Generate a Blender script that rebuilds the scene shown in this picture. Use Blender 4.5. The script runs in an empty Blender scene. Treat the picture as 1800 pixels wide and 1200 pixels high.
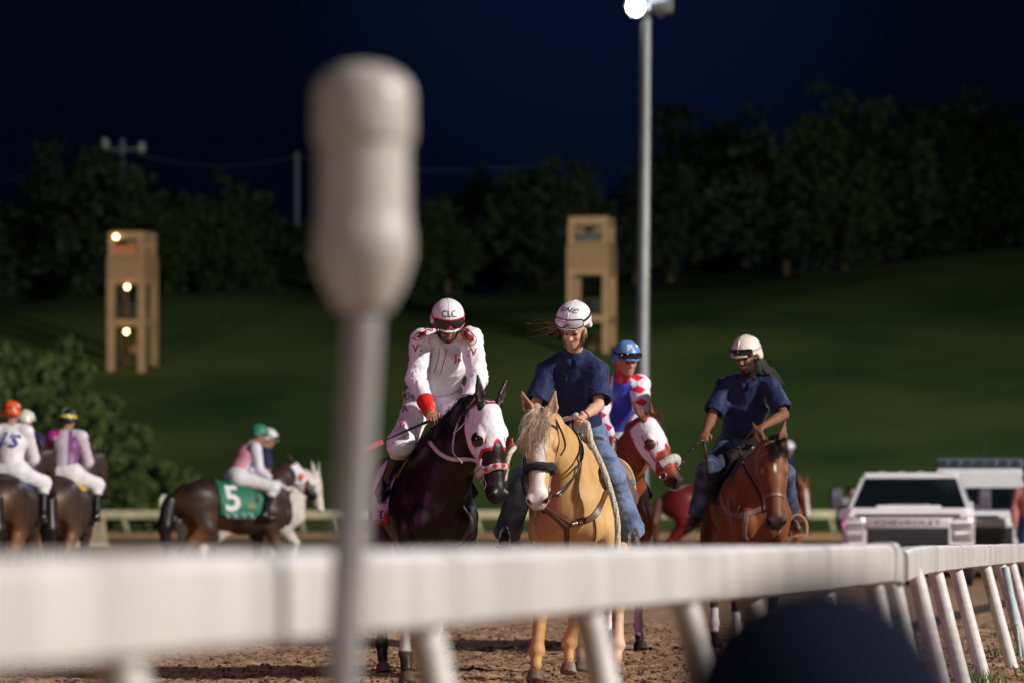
import bpy, math, random
import numpy as np
from mathutils import Vector, Matrix
from mathutils.bvhtree import BVHTree
R = math.radians
V = Vector
random.seed(7)
sc = bpy.context.scene
C = sc.collection

# ------------------------------------------------------------------ camera
FP = 6750.0          # focal length in pixels of the 1800 px wide photograph (135 mm lens)
HZ = 893.0           # horizon row
CH = 1.17            # lens height above the track
cd = bpy.data.cameras.new('camera')
cam = bpy.data.objects.new('camera', cd)
C.objects.link(cam)
cam.location = (0, 0, CH)
cam.rotation_euler = (R(90), 0, 0)
cd.sensor_width = 36
cd.lens = 135
cd.shift_y = (HZ - 600) / 1800
cd.clip_start = 0.1
cd.clip_end = 3000
cd.dof.use_dof = True
cd.dof.focus_distance = 26.0
cd.dof.aperture_fstop = 2.35
sc.camera = cam
sc.render.resolution_x = 1024
sc.render.resolution_y = 682


def P(px, py, D):
    """point that stands D metres out and shows at px, py of the photograph"""
    return V(((px - 900) / FP * D, D, CH + (HZ - py) / FP * D))


# ------------------------------------------------------------------ world: night sky
w = bpy.data.worlds.new('World')
sc.world = w
w.use_nodes = True
nt = w.node_tree
bg = nt.nodes['Background']
tc = nt.nodes.new('ShaderNodeTexCoord')
sx = nt.nodes.new('ShaderNodeSeparateXYZ')
cr = nt.nodes.new('ShaderNodeValToRGB')
nt.links.new(tc.outputs['Generated'], sx.inputs[0])
nt.links.new(sx.outputs['Z'], cr.inputs[0])
cr.color_ramp.elements[0].position = 0.0
cr.color_ramp.elements[0].color = (0.0004, 0.0009, 0.0036, 1)
cr.color_ramp.elements[1].position = 0.6
cr.color_ramp.elements[1].color = (0.0022, 0.0034, 0.0130, 1)
# broad blue glow painted into the sky round the floodlamp's direction
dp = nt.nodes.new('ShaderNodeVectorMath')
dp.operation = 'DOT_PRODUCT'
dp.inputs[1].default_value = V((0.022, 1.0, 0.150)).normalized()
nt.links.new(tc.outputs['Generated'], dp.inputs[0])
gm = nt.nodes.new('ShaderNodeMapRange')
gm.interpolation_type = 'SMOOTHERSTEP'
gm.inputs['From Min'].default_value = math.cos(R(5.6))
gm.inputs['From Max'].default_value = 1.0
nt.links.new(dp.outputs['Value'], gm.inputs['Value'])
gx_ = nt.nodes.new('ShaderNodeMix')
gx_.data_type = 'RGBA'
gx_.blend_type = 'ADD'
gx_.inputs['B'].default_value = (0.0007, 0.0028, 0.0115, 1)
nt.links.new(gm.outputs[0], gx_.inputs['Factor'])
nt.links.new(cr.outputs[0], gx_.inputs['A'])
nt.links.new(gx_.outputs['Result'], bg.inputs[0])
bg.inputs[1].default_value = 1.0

# ------------------------------------------------------------------ floodlights of the track (poles outside the frame), added fill and pink spot


def spot(name, loc, target, power, color, size_deg, blend=0.6, radius=0.8):
    d = bpy.data.lights.new(name, 'SPOT')
    d.energy = power
    d.color = color
    d.spot_size = R(size_deg)
    d.spot_blend = blend
    d.shadow_soft_size = radius
    o = bpy.data.objects.new(name, d)
    C.objects.link(o)
    o.location = loc
    o.rotation_euler = (V(target) - V(loc)).to_track_quat('-Z', 'Y').to_euler()
    return o


spot('floodlight_key', (60, 2, 36), (1, 34, 0), 325000, (1.0, 0.935, 0.885), 92, 0.35, 0.9)
spot('floodlight_far_right', (75, 110, 24), (12, 204, 2), 980000, (1.0, 0.93, 0.74), 80, 1.0, 7.0)
spot('floodlight_far_left', (-80, 120, 24), (-15, 206, 2), 250000, (1.0, 0.93, 0.74), 80, 1.0, 7.0)
spot('front_fill_spot', (-8, -45, 26), (0, 30, 0), 24000, (1.0, 0.88, 0.92), 60, 0.8, 2.0)  # added dim fill from behind the lens, not a known lamp of the track
spot('floodlight_back', (26, 78, 26), (4, 30, 0), 20000, (0.85, 0.88, 1.0), 60, 0.8, 1.2)
spot('video_board_glow', (-26, 10, 8), (1, 28, 1.0), 4200, (1.0, 0.26, 0.80), 34, 0.6, 1.5)
spot('pickup_pink_spot', (-9, 54, 4), (4.7, 57.4, .95), 1900, (1.0, 0.16, 0.55), 11, 0.9, 0.6)  # added narrow spot close by, only to put pink on the pickup

sc.view_settings.view_transform = 'Standard'
sc.view_settings.look = 'None'
sc.view_settings.exposure = 0
sc.view_settings.gamma = 1
sc.view_settings.use_curve_mapping = False
sc.cycles.use_denoising = True
sc.cycles.max_bounces = 5
sc.cycles.diffuse_bounces = 2
sc.cycles.glossy_bounces = 2
sc.cycles.transmission_bounces = 4
sc.cycles.transparent_max_bounces = 6
sc.cycles.sample_clamp_indirect = 4

# ------------------------------------------------------------------ materials
MATS = {}


def mat(name, col=(0.5, 0.5, 0.5), rough=0.6, metal=0.0, var=0.0, vs=6.0, bump=0.0, bs=40.0, attr=False, sheen=0.0,
        spec=0.5, emit=None, es=0.0, stretch=None, coat=0.0, trans=0.0, detail=4, contrast=None, col2=None):
    if name in MATS:
        return MATS[name]
    m = bpy.data.materials.new(name)
    m.use_nodes = True
    n, l = m.node_tree.nodes, m.node_tree.links
    b = n['Principled BSDF']
    b.inputs['Roughness'].default_value = rough
    b.inputs['Metallic'].default_value = metal
    b.inputs['Specular IOR Level'].default_value = spec
    if sheen:
        b.inputs['Sheen Weight'].default_value = sheen
        b.inputs['Sheen Roughness'].default_value = 0.4
    if coat:
        b.inputs['Coat Weight'].default_value = coat
        b.inputs['Coat Roughness'].default_value = 0.12
    if trans:
        b.inputs['Transmission Weight'].default_value = trans
    if emit:
        b.inputs['Emission Color'].default_value = (*emit, 1)
        b.inputs['Emission Strength'].default_value = es
    t = n.new('ShaderNodeTexCoord')
    src = t.outputs['Object']
    if stretch:
        mp = n.new('ShaderNodeMapping')
        mp.inputs['Scale'].default_value = stretch
        l.new(src, mp.inputs[0])
        src = mp.outputs[0]
    base = None
    if attr:
        a = n.new('ShaderNodeVertexColor')
        a.layer_name = 'Col'
        base = a.outputs[0]
    if var or col2:
        nz = n.new('ShaderNodeTexNoise')
        nz.inputs['Scale'].default_value = vs
        nz.inputs['Detail'].default_value = detail
        l.new(src, nz.inputs['Vector'])
        mr = n.new('ShaderNodeMapRange')
        lo, hi = contrast or (0.3, 0.7)
        mr.inputs['From Min'].default_value = lo
        mr.inputs['From Max'].default_value = hi
        l.new(nz.outputs['Fac'], mr.inputs['Value'])
        mx = n.new('ShaderNodeMix')
        mx.data_type = 'RGBA'
        if col2:
            mx.inputs['A'].default_value = (*col, 1)
            mx.inputs['B'].default_value = (*col2, 1)
            l.new(mr.outputs[0], mx.inputs['Factor'])
            base = mx.outputs['Result']
        else:
            mr.inputs['To Min'].default_value = 1 - var
            mr.inputs['To Max'].default_value = 1 + var * 0.6
            mx.blend_type = 'MULTIPLY'
            mx.inputs['Factor'].default_value = 1
            if base is not None:
                l.new(base, mx.inputs['A'])
            else:
                mx.inputs['A'].default_value = (*col, 1)
            l.new(mr.outputs[0], mx.inputs['B'])
            base = mx.outputs['Result']
    if base is not None:
        l.new(base, b.inputs['Base Color'])
    else:
        b.inputs['Base Color'].default_value = (*col, 1)
    if bump:
        nb = n.new('ShaderNodeTexNoise')
        nb.inputs['Scale'].default_value = bs
        nb.inputs['Detail'].default_value = 5
        l.new(src, nb.inputs['Vector'])
        bp = n.new('ShaderNodeBump')
        bp.inputs['Strength'].default_value = min(1.0, bump)
        bp.inputs['Distance'].default_value = 0.02 if bs > 10 else 0.1
        l.new(nb.outputs['Fac'], bp.inputs['Height'])
        l.new(bp.outputs[0], b.inputs['Normal'])
    MATS[name] = m
    return m


# ------------------------------------------------------------------ object helpers
def link(name, me, m=None, parent=None, smooth=True, loc=None):
    o = bpy.data.objects.new(name, me)
    C.objects.link(o)
    if m is not None:
        for x in (m if isinstance(m, (list, tuple)) else [m]):
            me.materials.append(x)
    if smooth:
        me.shade_smooth()
    if parent is not None:
        o.parent = parent
    if loc is not None:
        o.location = loc
    return o


def tag(o, label=None, cat=None, group=None, kind=None):
    if label:
        o['label'] = label
    if cat:
        o['category'] = cat
    if group:
        o['group'] = group
    if kind:
        o['kind'] = kind
    return o


def thing(name, label, cat, loc=(0, 0, 0), rz=0.0, group=None):
    o = bpy.data.objects.new(name, None)
    o.empty_display_size = 0.2
    C.objects.link(o)
    o.location = loc
    o.rotation_euler = (0, 0, rz)
    return tag(o, label, cat, group)


class MB:
    """collects shapes into one mesh"""

    def __init__(s):
        s.v, s.f, s.mi = [], [], []

    def add(s, vs, fs, mi=0):
        k = len(s.v)
        s.v += [tuple(x) for x in vs]
        s.f += [tuple(i + k for i in f) for f in fs]
        s.mi += [mi] * len(fs)

    def box(s, c, d, M=None, mi=0, bev=0.0):
        x, y, z = d[0] / 2, d[1] / 2, d[2] / 2
        b = min(bev, x * 0.9, y * 0.9, z * 0.9)
        if b <= 0:
            vs = [V((i * x, j * y, k * z)) for i in (-1, 1) for j in (-1, 1) for k in (-1, 1)]
            fs = [(0, 1, 3, 2), (4, 6, 7, 5), (0, 4, 5, 1), (2, 3, 7, 6), (0, 2, 6, 4), (1, 5, 7, 3)]
        else:
            vs, fs = [], []
            sg = [(-1, -1), (1, -1), (1, 1), (-1, 1)]
            rings = []
            for zz, ins in ((-z, b), (-z + b, 0), (z - b, 0), (z, b)):
                ring = []
                for (i, j) in sg:
                    for q in ((0, 1) if (i * j) > 0 else (1, 0)):
                        ox, oy = (b, 0) if q == 0 else (0, b)
                        ring.append(len(vs))
                        vs.append(V((i * (x - ox - ins * 0.5 * (zz != 0)), j * (y - oy - ins * 0.5), zz)))
                rings.append(ring)
            order = [0, 1, 2, 3, 4, 5, 6, 7]
            # sort every ring by angle so that it closes cleanly
            for r in rings:
                r.sort(key=lambda i: math.atan2(vs[i].y / y, vs[i].x / x))
            for a, bb in zip(rings, rings[1:]):
                for i in order:
                    fs.append((a[i], a[(i + 1) % 8], bb[(i + 1) % 8], bb[i]))
            fs.append(tuple(reversed(rings[0])))
            fs.append(tuple(rings[-1]))
        M = M or Matrix.Identity(3)
        s.add([M @ v + V(c) for v in vs], fs, mi)

    def tube(s, pts, r, n=8, mi=0, caps=True, flat=None):
        """round tube along pts; r a number or one per point; flat=(side vector, factor) squashes it"""
        pts = [V(p) for p in pts]
        rr = r if isinstance(r, (list, tuple)) else [r] * len(pts)
        k = len(s.v)
        up = None
        for i, p in enumerate(pts):
            t = (pts[min(i + 1, len(pts) - 1)] - pts[max(i - 1, 0)])
            t = t.normalized() if t.length > 1e-9 else V((0, 0, 1))
            if up is None:
                up = t.orthogonal().normalized()
            up = up - t * up.dot(t)
            up = up.normalized() if up.length > 1e-6 else t.orthogonal().normalized()
            b = t.cross(up)
            for j in range(n):
                a = 2 * math.pi * j / n
                s.v.append(tuple(p + (up * math.cos(a) + b * math.sin(a)) * rr[i]))
        for i in range(len(pts) - 1):
            for j in range(n):
                s.f.append((k + i * n + j, k + i * n + (j + 1) % n, k + (i + 1) * n + (j + 1) % n, k + (i + 1) * n + j))
                s.mi.append(mi)
        if caps:
            s.f.append(tuple(k + j for j in reversed(range(n))))
            s.f.append(tuple(k + (len(pts) - 1) * n + j for j in range(n)))
            s.mi += [mi, mi]

    def lathe(s, prof, n=24, c=(0, 0, 0), axis=None, mi=0):
        """prof: (radius, height) from bottom to top round the z axis (or axis)"""
        M = V(axis).to_track_quat('Z', 'Y').to_matrix() if axis else Matrix.Identity(3)
        k = len(s.v)
        for (r, z) in prof:
            for j in range(n):
                a = 2 * math.pi * j / n
                s.v.append(tuple(M @ V((r * math.cos(a), r * math.sin(a), z)) + V(c)))
        for i in range(len(prof) - 1):
            for j in range(n):
                s.f.append((k + i * n + j, k + i * n + (j + 1) % n, k + (i + 1) * n + (j + 1) % n, k + (i + 1) * n + j))
                s.mi.append(mi)
        s.f.append(tuple(k + j for j in reversed(range(n))))
        s.f.append(tuple(k + (len(prof) - 1) * n + j for j in range(n)))
        s.mi += [mi, mi]

    def ball(s, c, r, M=None, n=14, mi=0):
        r = r if isinstance(r, (tuple, list)) else (r, r, r)
        M = M or Matrix.Identity(3)
        vs, fs = [], []
        h = n // 2
        for i in range(h + 1):
            t = math.pi * i / h
            for j in range(n):
                a = 2 * math.pi * j / n
                vs.append(M @ V((r[0] * math.sin(t) * math.cos(a), r[1] * math.sin(t) * math.sin(a), -r[2] * math.cos(t))) + V(c))
        for i in range(h):
            for j in range(n):
                fs.append((i * n + j, i * n + (j + 1) % n, (i + 1) * n + (j + 1) % n, (i + 1) * n + j))
        s.add(vs, fs, mi)

    def prism(s, outline, a, b, M=None, c=(0, 0, 0), mi=0):
        """outline in x, z extruded along y from a to b"""
        M = M or Matrix.Identity(3)
        n = len(outline)
        vs = [M @ V((x, a, z)) + V(c) for x, z in outline] + [M @ V((x, b, z)) + V(c) for x, z in outline]
        fs = [(i, (i + 1) % n, n + (i + 1) % n, n + i) for i in range(n)]
        fs += [tuple(reversed(range(n))), tuple(range(n, 2 * n))]
        s.add(vs, fs, mi)

    def mesh(s, name='m'):
        me = bpy.data.meshes.new(name)
        me.from_pydata(s.v, [], s.f)
        if any(s.mi):
            me.polygons.foreach_set('material_index', s.mi)
        me.validate()
        me.update()
        return me

    def build(s, name, m, parent=None, smooth=True, loc=None):
        me = s.mesh(name)
        o = link(name, me, m, parent, smooth, loc)
        if smooth:
            me.set_sharp_from_angle(angle=R(38))
        return o


def spline(pts, n=8):
    """Catmull-Rom through pts"""
    pts = [V(p) for p in pts]
    if len(pts) < 3:
        return [pts[0].lerp(pts[-1], i / n) for i in range(n + 1)]
    q = [pts[0] * 2 - pts[1]] + pts + [pts[-1] * 2 - pts[-2]]
    out = []
    for i in range(1, len(q) - 2):
        for k in range(n):
            t = k / n
            a, b, c, d = q[i - 1], q[i], q[i + 1], q[i + 2]
            out.append(0.5 * ((2 * b) + (c - a) * t + (2 * a - 5 * b + 4 * c - d) * t * t + (3 * b - a - 3 * c + d) * t ** 3))
    out.append(pts[-1])
    return out


def text_mesh(s, size, extrude=0.001, shear=0.0, xs=1.0, bold=0.0):
    cu = bpy.data.curves.new('lettering', 'FONT')
    cu.body = s
    cu.size = size
    cu.extrude = extrude
    cu.shear = shear
    cu.offset = bold
    cu.align_x = 'CENTER'
    cu.align_y = 'CENTER'
    cu.resolution_u = 3
    o = bpy.data.objects.new('lettering', cu)
    C.objects.link(o)
    dg = bpy.context.evaluated_depsgraph_get()
    me = bpy.data.meshes.new_from_object(o.evaluated_get(dg))
    bpy.data.objects.remove(o)
    bpy.data.curves.remove(cu)
    if xs != 1.0:
        for v in me.vertices:
            v.co.x *= xs
    return me


# ------------------------------------------------------------------ implicit surfaces (organic bodies)
class SDF:
    def __init__(s):
        s.p = []          # (function, lo, hi, k, tag, mode)

    @staticmethod
    def fr(a):
        return np.array(a, dtype=np.float32)

    def ecap(s, a, b, ra, rb, side=(0, 1, 0), k=0.03, tag=0, mode=1):
        """tapered capsule of elliptical section: ra, rb = (half width along side, half height)"""
        a, b = s.fr(a), s.fr(b)
        if not isinstance(ra, (tuple, list)):
            ra = (ra, ra)
        if not isinstance(rb, (tuple, list)):
            rb = (rb, rb)
        ax = b - a
        L = float(np.linalg.norm(ax)) or 1e-6
        n = ax / L
        u = s.fr(side) - n * float(np.dot(s.fr(side), n))
        if np.linalg.norm(u) < 1e-4:
            u = np.cross(n, s.fr((0.3, 0.2, 0.9)))
        u = u / np.linalg.norm(u)
        v = np.cross(n, u)
        mx = max(ra + rb)

        def f(X, Y, Z):
            x, y, z = X - a[0], Y - a[1], Z - a[2]
            d = x * n[0] + y * n[1] + z * n[2]
            t = np.clip(d / L, 0, 1)
            w_ = ra[0] + (rb[0] - ra[0]) * t
            h_ = ra[1] + (rb[1] - ra[1]) * t
            m = np.minimum(w_, h_)
            e = d - t * L
            pu = x * u[0] + y * u[1] + z * u[2]
            pv = x * v[0] + y * v[1] + z * v[2]
            return (np.sqrt((pu / w_) ** 2 + (pv / h_) ** 2 + (e / m) ** 2) - 1) * m
        s.p.append((f, np.minimum(a, b) - mx, np.maximum(a, b) + mx, k, tag, mode))
        return s

    def cone(s, a, b, ra, rb, side=(0, 1, 0), k=0.03, tag=0, mode=1):
        """as ecap but with flat ends"""
        a, b = s.fr(a), s.fr(b)
        if not isinstance(ra, (tuple, list)):
            ra = (ra, ra)
        if not isinstance(rb, (tuple, list)):
            rb = (rb, rb)
        ax = b - a
        L = float(np.linalg.norm(ax))
        n = ax / L
        u = s.fr(side) - n * float(np.dot(s.fr(side), n))
        u = u / np.linalg.norm(u)
        v = np.cross(n, u)
        mx = max(ra + rb)

        def f(X, Y, Z):
            x, y, z = X - a[0], Y - a[1], Z - a[2]
            d = x * n[0] + y * n[1] + z * n[2]
            t = np.clip(d / L, 0, 1)
            w_ = ra[0] + (rb[0] - ra[0]) * t
            h_ = ra[1] + (rb[1] - ra[1]) * t
            rad = (np.sqrt(((x * u[0] + y * u[1] + z * u[2]) / w_) ** 2 + ((x * v[0] + y * v[1] + z * v[2]) / h_) ** 2) - 1) * np.minimum(w_, h_)
            return np.maximum(rad, np.maximum(-d, d - L))
        s.p.append((f, np.minimum(a, b) - mx, np.maximum(a, b) + mx, k, tag, mode))
        return s

    def ell(s, c, r, M=None, k=0.03, tag=0, mode=1):
        """ellipsoid; M columns = its axes"""
        c = s.fr(c)
        if not isinstance(r, (tuple, list)):
            r = (r, r, r)
        A = np.array(M, dtype=np.float32) if M is not None else np.eye(3, dtype=np.float32)
        mr = max(r)

        def f(X, Y, Z):
            x, y, z = X - c[0], Y - c[1], Z - c[2]
            q = [(x * A[0][i] + y * A[1][i] + z * A[2][i]) for i in range(3)]
            k0 = np.sqrt(sum((q[i] / r[i]) ** 2 for i in range(3)))
            k1 = np.sqrt(sum((q[i] / r[i] ** 2) ** 2 for i in range(3))) + 1e-6
            return k0 * (k0 - 1) / k1
        s.p.append((f, c - mr, c + mr, k, tag, mode))
        return s

    def mesh(s, h=0.01, grow=0.0, clip=None, smooth=1, wob=None):
        lo = np.min([p[1] for p in s.p if p[5] > 0], axis=0) - grow - 3 * h - 0.03
        hi = np.max([p[2] for p in s.p if p[5] > 0], axis=0) + grow + 3 * h + 0.03
        n = np.ceil((hi - lo) / h).astype(int) + 1
        F = np.full(n, 0.2, np.float32)
        T = np.zeros(n, np.int8)
        ax = [(lo[i] + h * np.arange(n[i])).astype(np.float32) for i in range(3)]
        for f, a, b, k, tg, mode in s.p:
            pad = k + 2 * h + 0.012 + grow
            i0 = np.clip(((a - pad - lo) / h).astype(int), 0, n - 1)
            i1 = np.clip(((b + pad - lo) / h).astype(int) + 2, 0, n)
            if (i1 <= i0).any():
                continue
            sl = tuple(slice(i0[i], i1[i]) for i in range(3))
            X, Y, Z = np.meshgrid(*(ax[i][sl[i]] for i in range(3)), indexing='ij', sparse=True)
            d = f(X, Y, Z)
            o = F[sl]
            if mode > 0:
                T[sl] = np.where(d < o, tg, T[sl])
                hh = np.clip(0.5 + 0.5 * (o - d) / k, 0, 1)
                F[sl] = o * (1 - hh) + d * hh - k * hh * (1 - hh)
            else:
                d = -d
                T[sl] = np.where(d > o, tg, T[sl])
                hh = np.clip(0.5 - 0.5 * (o - d) / k, 0, 1)
                F[sl] = o * (1 - hh) + d * hh + k * hh * (1 - hh)
        if grow:
            F -= grow
        if clip is not None:
            X, Y, Z = np.meshgrid(*ax, indexing='ij', sparse=True)
            F = clip(F, X, Y, Z)
        S = F < 0
        c = np.zeros(n - 1, np.int8)
        for i in (0, 1):
            for j in (0, 1):
                for q in (0, 1):
                    c += S[i:n[0] - 1 + i, j:n[1] - 1 + j, q:n[2] - 1 + q]
        act = (c > 0) & (c < 8)
        idx = np.argwhere(act)
        N = len(idx)
        vid = np.full(n - 1, -1, np.int32)
        vid[act] = np.arange(N)
        co = np.zeros((N, 3), np.float32)
        ct = np.zeros((N, 1), np.float32)
        cor = [(i, j, q) for i in (0, 1) for j in (0, 1) for q in (0, 1)]
        val = {cc: F[idx[:, 0] + cc[0], idx[:, 1] + cc[1], idx[:, 2] + cc[2]] for cc in cor}
        for cc in cor:
            for a in range(3):
                if cc[a] == 0:
                    c2 = tuple(1 if i == a else cc[i] for i in range(3))
                    f0, f1 = val[cc], val[c2]
                    x = (f0 < 0) != (f1 < 0)
                    t = np.where(x, f0 / np.where(x, f0 - f1, 1), 0)
                    p = np.tile(np.array(cc, np.float32), (N, 1))
                    p[:, a] += t
                    co += p * x[:, None]
                    ct += x[:, None]
        co = co / ct
        pts = lo + (idx + co) * h
        tg = T[tuple((idx + (co > 0.5)).T)]
        faces = []
        for a in range(3):
            b, d = (a + 1) % 3, (a + 2) % 3
            s0 = [slice(1, n[i] - 1) for i in range(3)]
            s0[a] = slice(0, n[a] - 1)
            s1 = list(s0)
            s1[a] = slice(1, n[a])
            A, B = S[tuple(s0)], S[tuple(s1)]
            e = np.argwhere(A != B)
            fl = A[tuple(e.T)]
            off = np.ones(3, int)
            off[a] = 0
            e = e + off
            q = []
            for db, dd in ((0, 0), (-1, 0), (-1, -1), (0, -1)):
                g = e.copy()
                g[:, b] += db
                g[:, d] += dd
                q.append(vid[tuple(g.T)])
            q = np.stack(q, 1)
            q[~fl] = q[~fl][:, ::-1]
            faces.append(q)
        faces = np.concatenate(faces)
        faces = faces[(faces >= 0).all(1)]
        for _ in range(smooth):
            acc = np.zeros_like(pts)
            cn = np.zeros((N, 1))
            for i in range(4):
                j = (i + 1) % 4
                np.add.at(acc, faces[:, i], pts[faces[:, j]])
                np.add.at(acc, faces[:, j], pts[faces[:, i]])
                np.add.at(cn, faces[:, i], 1)
                np.add.at(cn, faces[:, j], 1)
            pts = pts * 0.5 + 0.5 * acc / np.maximum(cn, 1)
        return pts, faces, tg


def np_mesh(name, pts, faces):
    me = bpy.data.meshes.new(name)
    me.vertices.add(len(pts))
    me.vertices.foreach_set('co', pts.astype(np.float32).ravel())
    k = faces.shape[1]
    me.loops.add(faces.size)
    me.loops.foreach_set('vertex_index', faces.ravel().astype(np.int32))
    me.polygons.add(len(faces))
    me.polygons.foreach_set('loop_start', np.arange(0, faces.size, k, dtype=np.int32))
    me.update(calc_edges=True)
    me.validate()
    return me


def set_cols(me, cols):
    a = me.color_attributes.new('Col', 'FLOAT_COLOR', 'POINT')
    c = np.ones((len(me.vertices), 4), np.float32)
    c[:, :3] = cols[:len(me.vertices)]
    a.data.foreach_set('color', c.ravel())


def sdf_obj(name, sdf, h, m, parent, colf=None, wob=None, **kw):
    pts, fc, tg = sdf.mesh(h, **kw)
    if wob is not None:
        me0 = np_mesh(name, pts, fc)
        nn = np.empty(len(pts) * 3, np.float32)
        me0.vertices.foreach_get('normal', nn)
        bpy.data.meshes.remove(me0)
        pts = pts + nn.reshape(-1, 3) * wob(pts)[:, None]
    me = np_mesh(name, pts, fc)
    if colf is not None:
        set_cols(me, colf(pts, tg))
    return link(name, me, m, parent)


def fbm(p, s=1.0, seed=0):
    """cheap smooth noise of points (N,3), about -1..1"""
    r = np.random.RandomState(seed)
    out = np.zeros(len(p))
    for o in range(3):
        for _ in range(3):
            d = r.normal(size=3)
            d /= np.linalg.norm(d)
            q = p @ d * s * (1.9 ** o) * (0.7 + 0.6 * r.rand()) * 6.28 + r.rand() * 6.28
            d2 = r.normal(size=3)
            q2 = p @ (d2 / np.linalg.norm(d2)) * s * (1.9 ** o) * 4 + r.rand() * 6.28
            out += np.sin(q + 1.3 * np.sin(q2)) * 0.55 ** o
    return out / 4.0


def smooth01(x):
    x = np.clip(x, 0, 1)
    return x * x * (3 - 2 * x)


def mixc(c, col, f):
    return c * (1 - f[:, None]) + np.array(col)[None, :] * f[:, None]
# ------------------------------------------------------------------ materials of the place
M_dirt = mat('track_dirt', (0.43, 0.27, 0.16), 0.95, bump=1.0, bs=38, vs=4.5, col2=(0.15, 0.085, 0.048), detail=12, contrast=(0.40, 0.66), spec=0.15)
M_clod = mat('dirt_clod', (0.13, 0.072, 0.042), 0.95, var=0.5, vs=30, bump=0.5, bs=60, spec=0.1)
M_grass = mat('hill_grass', (0.018, 0.056, 0.016), 0.9, vs=0.045, col2=(0.070, 0.104, 0.030), detail=9, bump=0.8, bs=1.1, spec=0.1, contrast=(0.38, 0.60))
M_leaf = mat('leaf', rough=0.7, attr=True, spec=0.2)
M_bark = mat('bark', (0.07, 0.05, 0.035), 0.9, var=0.4, vs=8)
M_vinyl = mat('rail_vinyl', (0.49, 0.48, 0.455), 0.42, var=0.17, vs=1.0, stretch=(4.0, 4.0, 0.8), detail=6, contrast=(0.35, 0.62), bump=0.12, bs=14, spec=0.35)
M_vinyl2 = mat('post_vinyl', (0.62, 0.60, 0.585), 0.4, var=0.14, vs=9, stretch=(1, 1, 3), detail=6, contrast=(0.3, 0.6), spec=0.4)
M_seam = mat('dark_seam', (0.05, 0.04, 0.035), 0.8)
M_tower = mat('tower_tan', (0.27, 0.175, 0.105), 0.85, var=0.16, vs=1.5, bump=0.2, bs=8)
M_towerp = mat('tower_panel', (0.22, 0.14, 0.082), 0.85, var=0.14, vs=2.0, bump=0.2, bs=8)
M_rust = mat('tower_brick', (0.34, 0.13, 0.05), 0.85, var=0.3, vs=3)
M_dark = mat('dark_metal', (0.03, 0.032, 0.036), 0.5, var=0.3, vs=5)
M_steel = mat('galvanised', (0.42, 0.46, 0.50), 0.45, 0.5, var=0.25, vs=2.5, stretch=(1, 1, 0.2))
M_rail_far = mat('far_rail_paint', (0.20, 0.19, 0.135), 0.6, var=0.25, vs=1.2)
M_wood = mat('pale_timber', (0.74, 0.62, 0.42), 0.7, var=0.2, vs=5)
M_utility = mat('utility_pole', (0.16, 0.20, 0.26), 0.8, var=0.2, vs=4)
M_wire = mat('wire', (0.05, 0.09, 0.18), 0.6)

# ------------------------------------------------------------------ track, hillside
rs = np.random.RandomState(3)


def lin(segs):
    out = []
    for a, b, st in segs:
        out += list(np.arange(a, b, st))
    return np.array(out + [segs[-1][1]])


gx = lin([(-140, -20, 12), (-20, -6.5, 0.75), (-6.5, 9.0, 0.036), (9.0, 20, 0.75), (20, 140, 12)])
gy = lin([(-60, 0, 10), (0, 22, 0.4), (22, 40, 0.042), (40, 70, 0.6), (70, 194, 4)])
X, Y = np.meshgrid(gx, gy, indexing='ij')
pp = np.stack([X.ravel(), Y.ravel(), np.zeros(X.size)], 1)
near = smooth01((pp[:, 0] + 7) / 2) * smooth01((9.5 - pp[:, 0]) / 2) * smooth01((pp[:, 1] - 20) / 3) * smooth01((42 - pp[:, 1]) / 3)
z = fbm(pp, 0.25, 1) * 0.018 + near * (np.abs(fbm(pp, 1.6, 2)) * 0.030 + fbm(pp, 3.5, 5) * 0.010 + fbm(pp, 8.0, 8) * 0.007 + rs.normal(size=len(pp)) * 0.006 - 0.02)
pp[:, 2] = z
nx, ny = len(gx), len(gy)
i, j = np.meshgrid(np.arange(nx - 1), np.arange(ny - 1), indexing='ij')
q = (i * ny + j).ravel()
me = np_mesh('track', pp, np.stack([q, q + ny, q + ny + 1, q + 1], 1))
tag(link('track', me, M_dirt), kind='structure')


def hill_z(x, y):
    H = 20.6 + 0.052 * x
    t = smooth01((y - 196) / 142.0)
    z = H * t + np.maximum(y - 338, 0) * 0.03
    z = z + 0.9 * np.sin(x * 0.045 + y * 0.052) * t + 0.5 * np.sin(x * 0.11 - y * 0.07 + 1) * t
    return z


hx = np.arange(-330, 331, 4.0)
hy = np.concatenate([np.arange(190, 345, 2.5), np.arange(345, 700, 12)])
X, Y = np.meshgrid(hx, hy, indexing='ij')
pp = np.stack([X.ravel(), Y.ravel(), np.zeros(X.size)], 1)
pp[:, 2] = hill_z(pp[:, 0], pp[:, 1]) + 0.03 + fbm(pp, 0.02, 4) * 0.25 * smooth01((pp[:, 1] - 196) / 30)
nx, ny = len(hx), len(hy)
i, j = np.meshgrid(np.arange(nx - 1), np.arange(ny - 1), indexing='ij')
q = (i * ny + j).ravel()
me = np_mesh('hillside', pp, np.stack([q, q + ny, q + ny + 1, q + 1], 1))
tag(link('hillside', me, M_grass), kind='structure')

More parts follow.
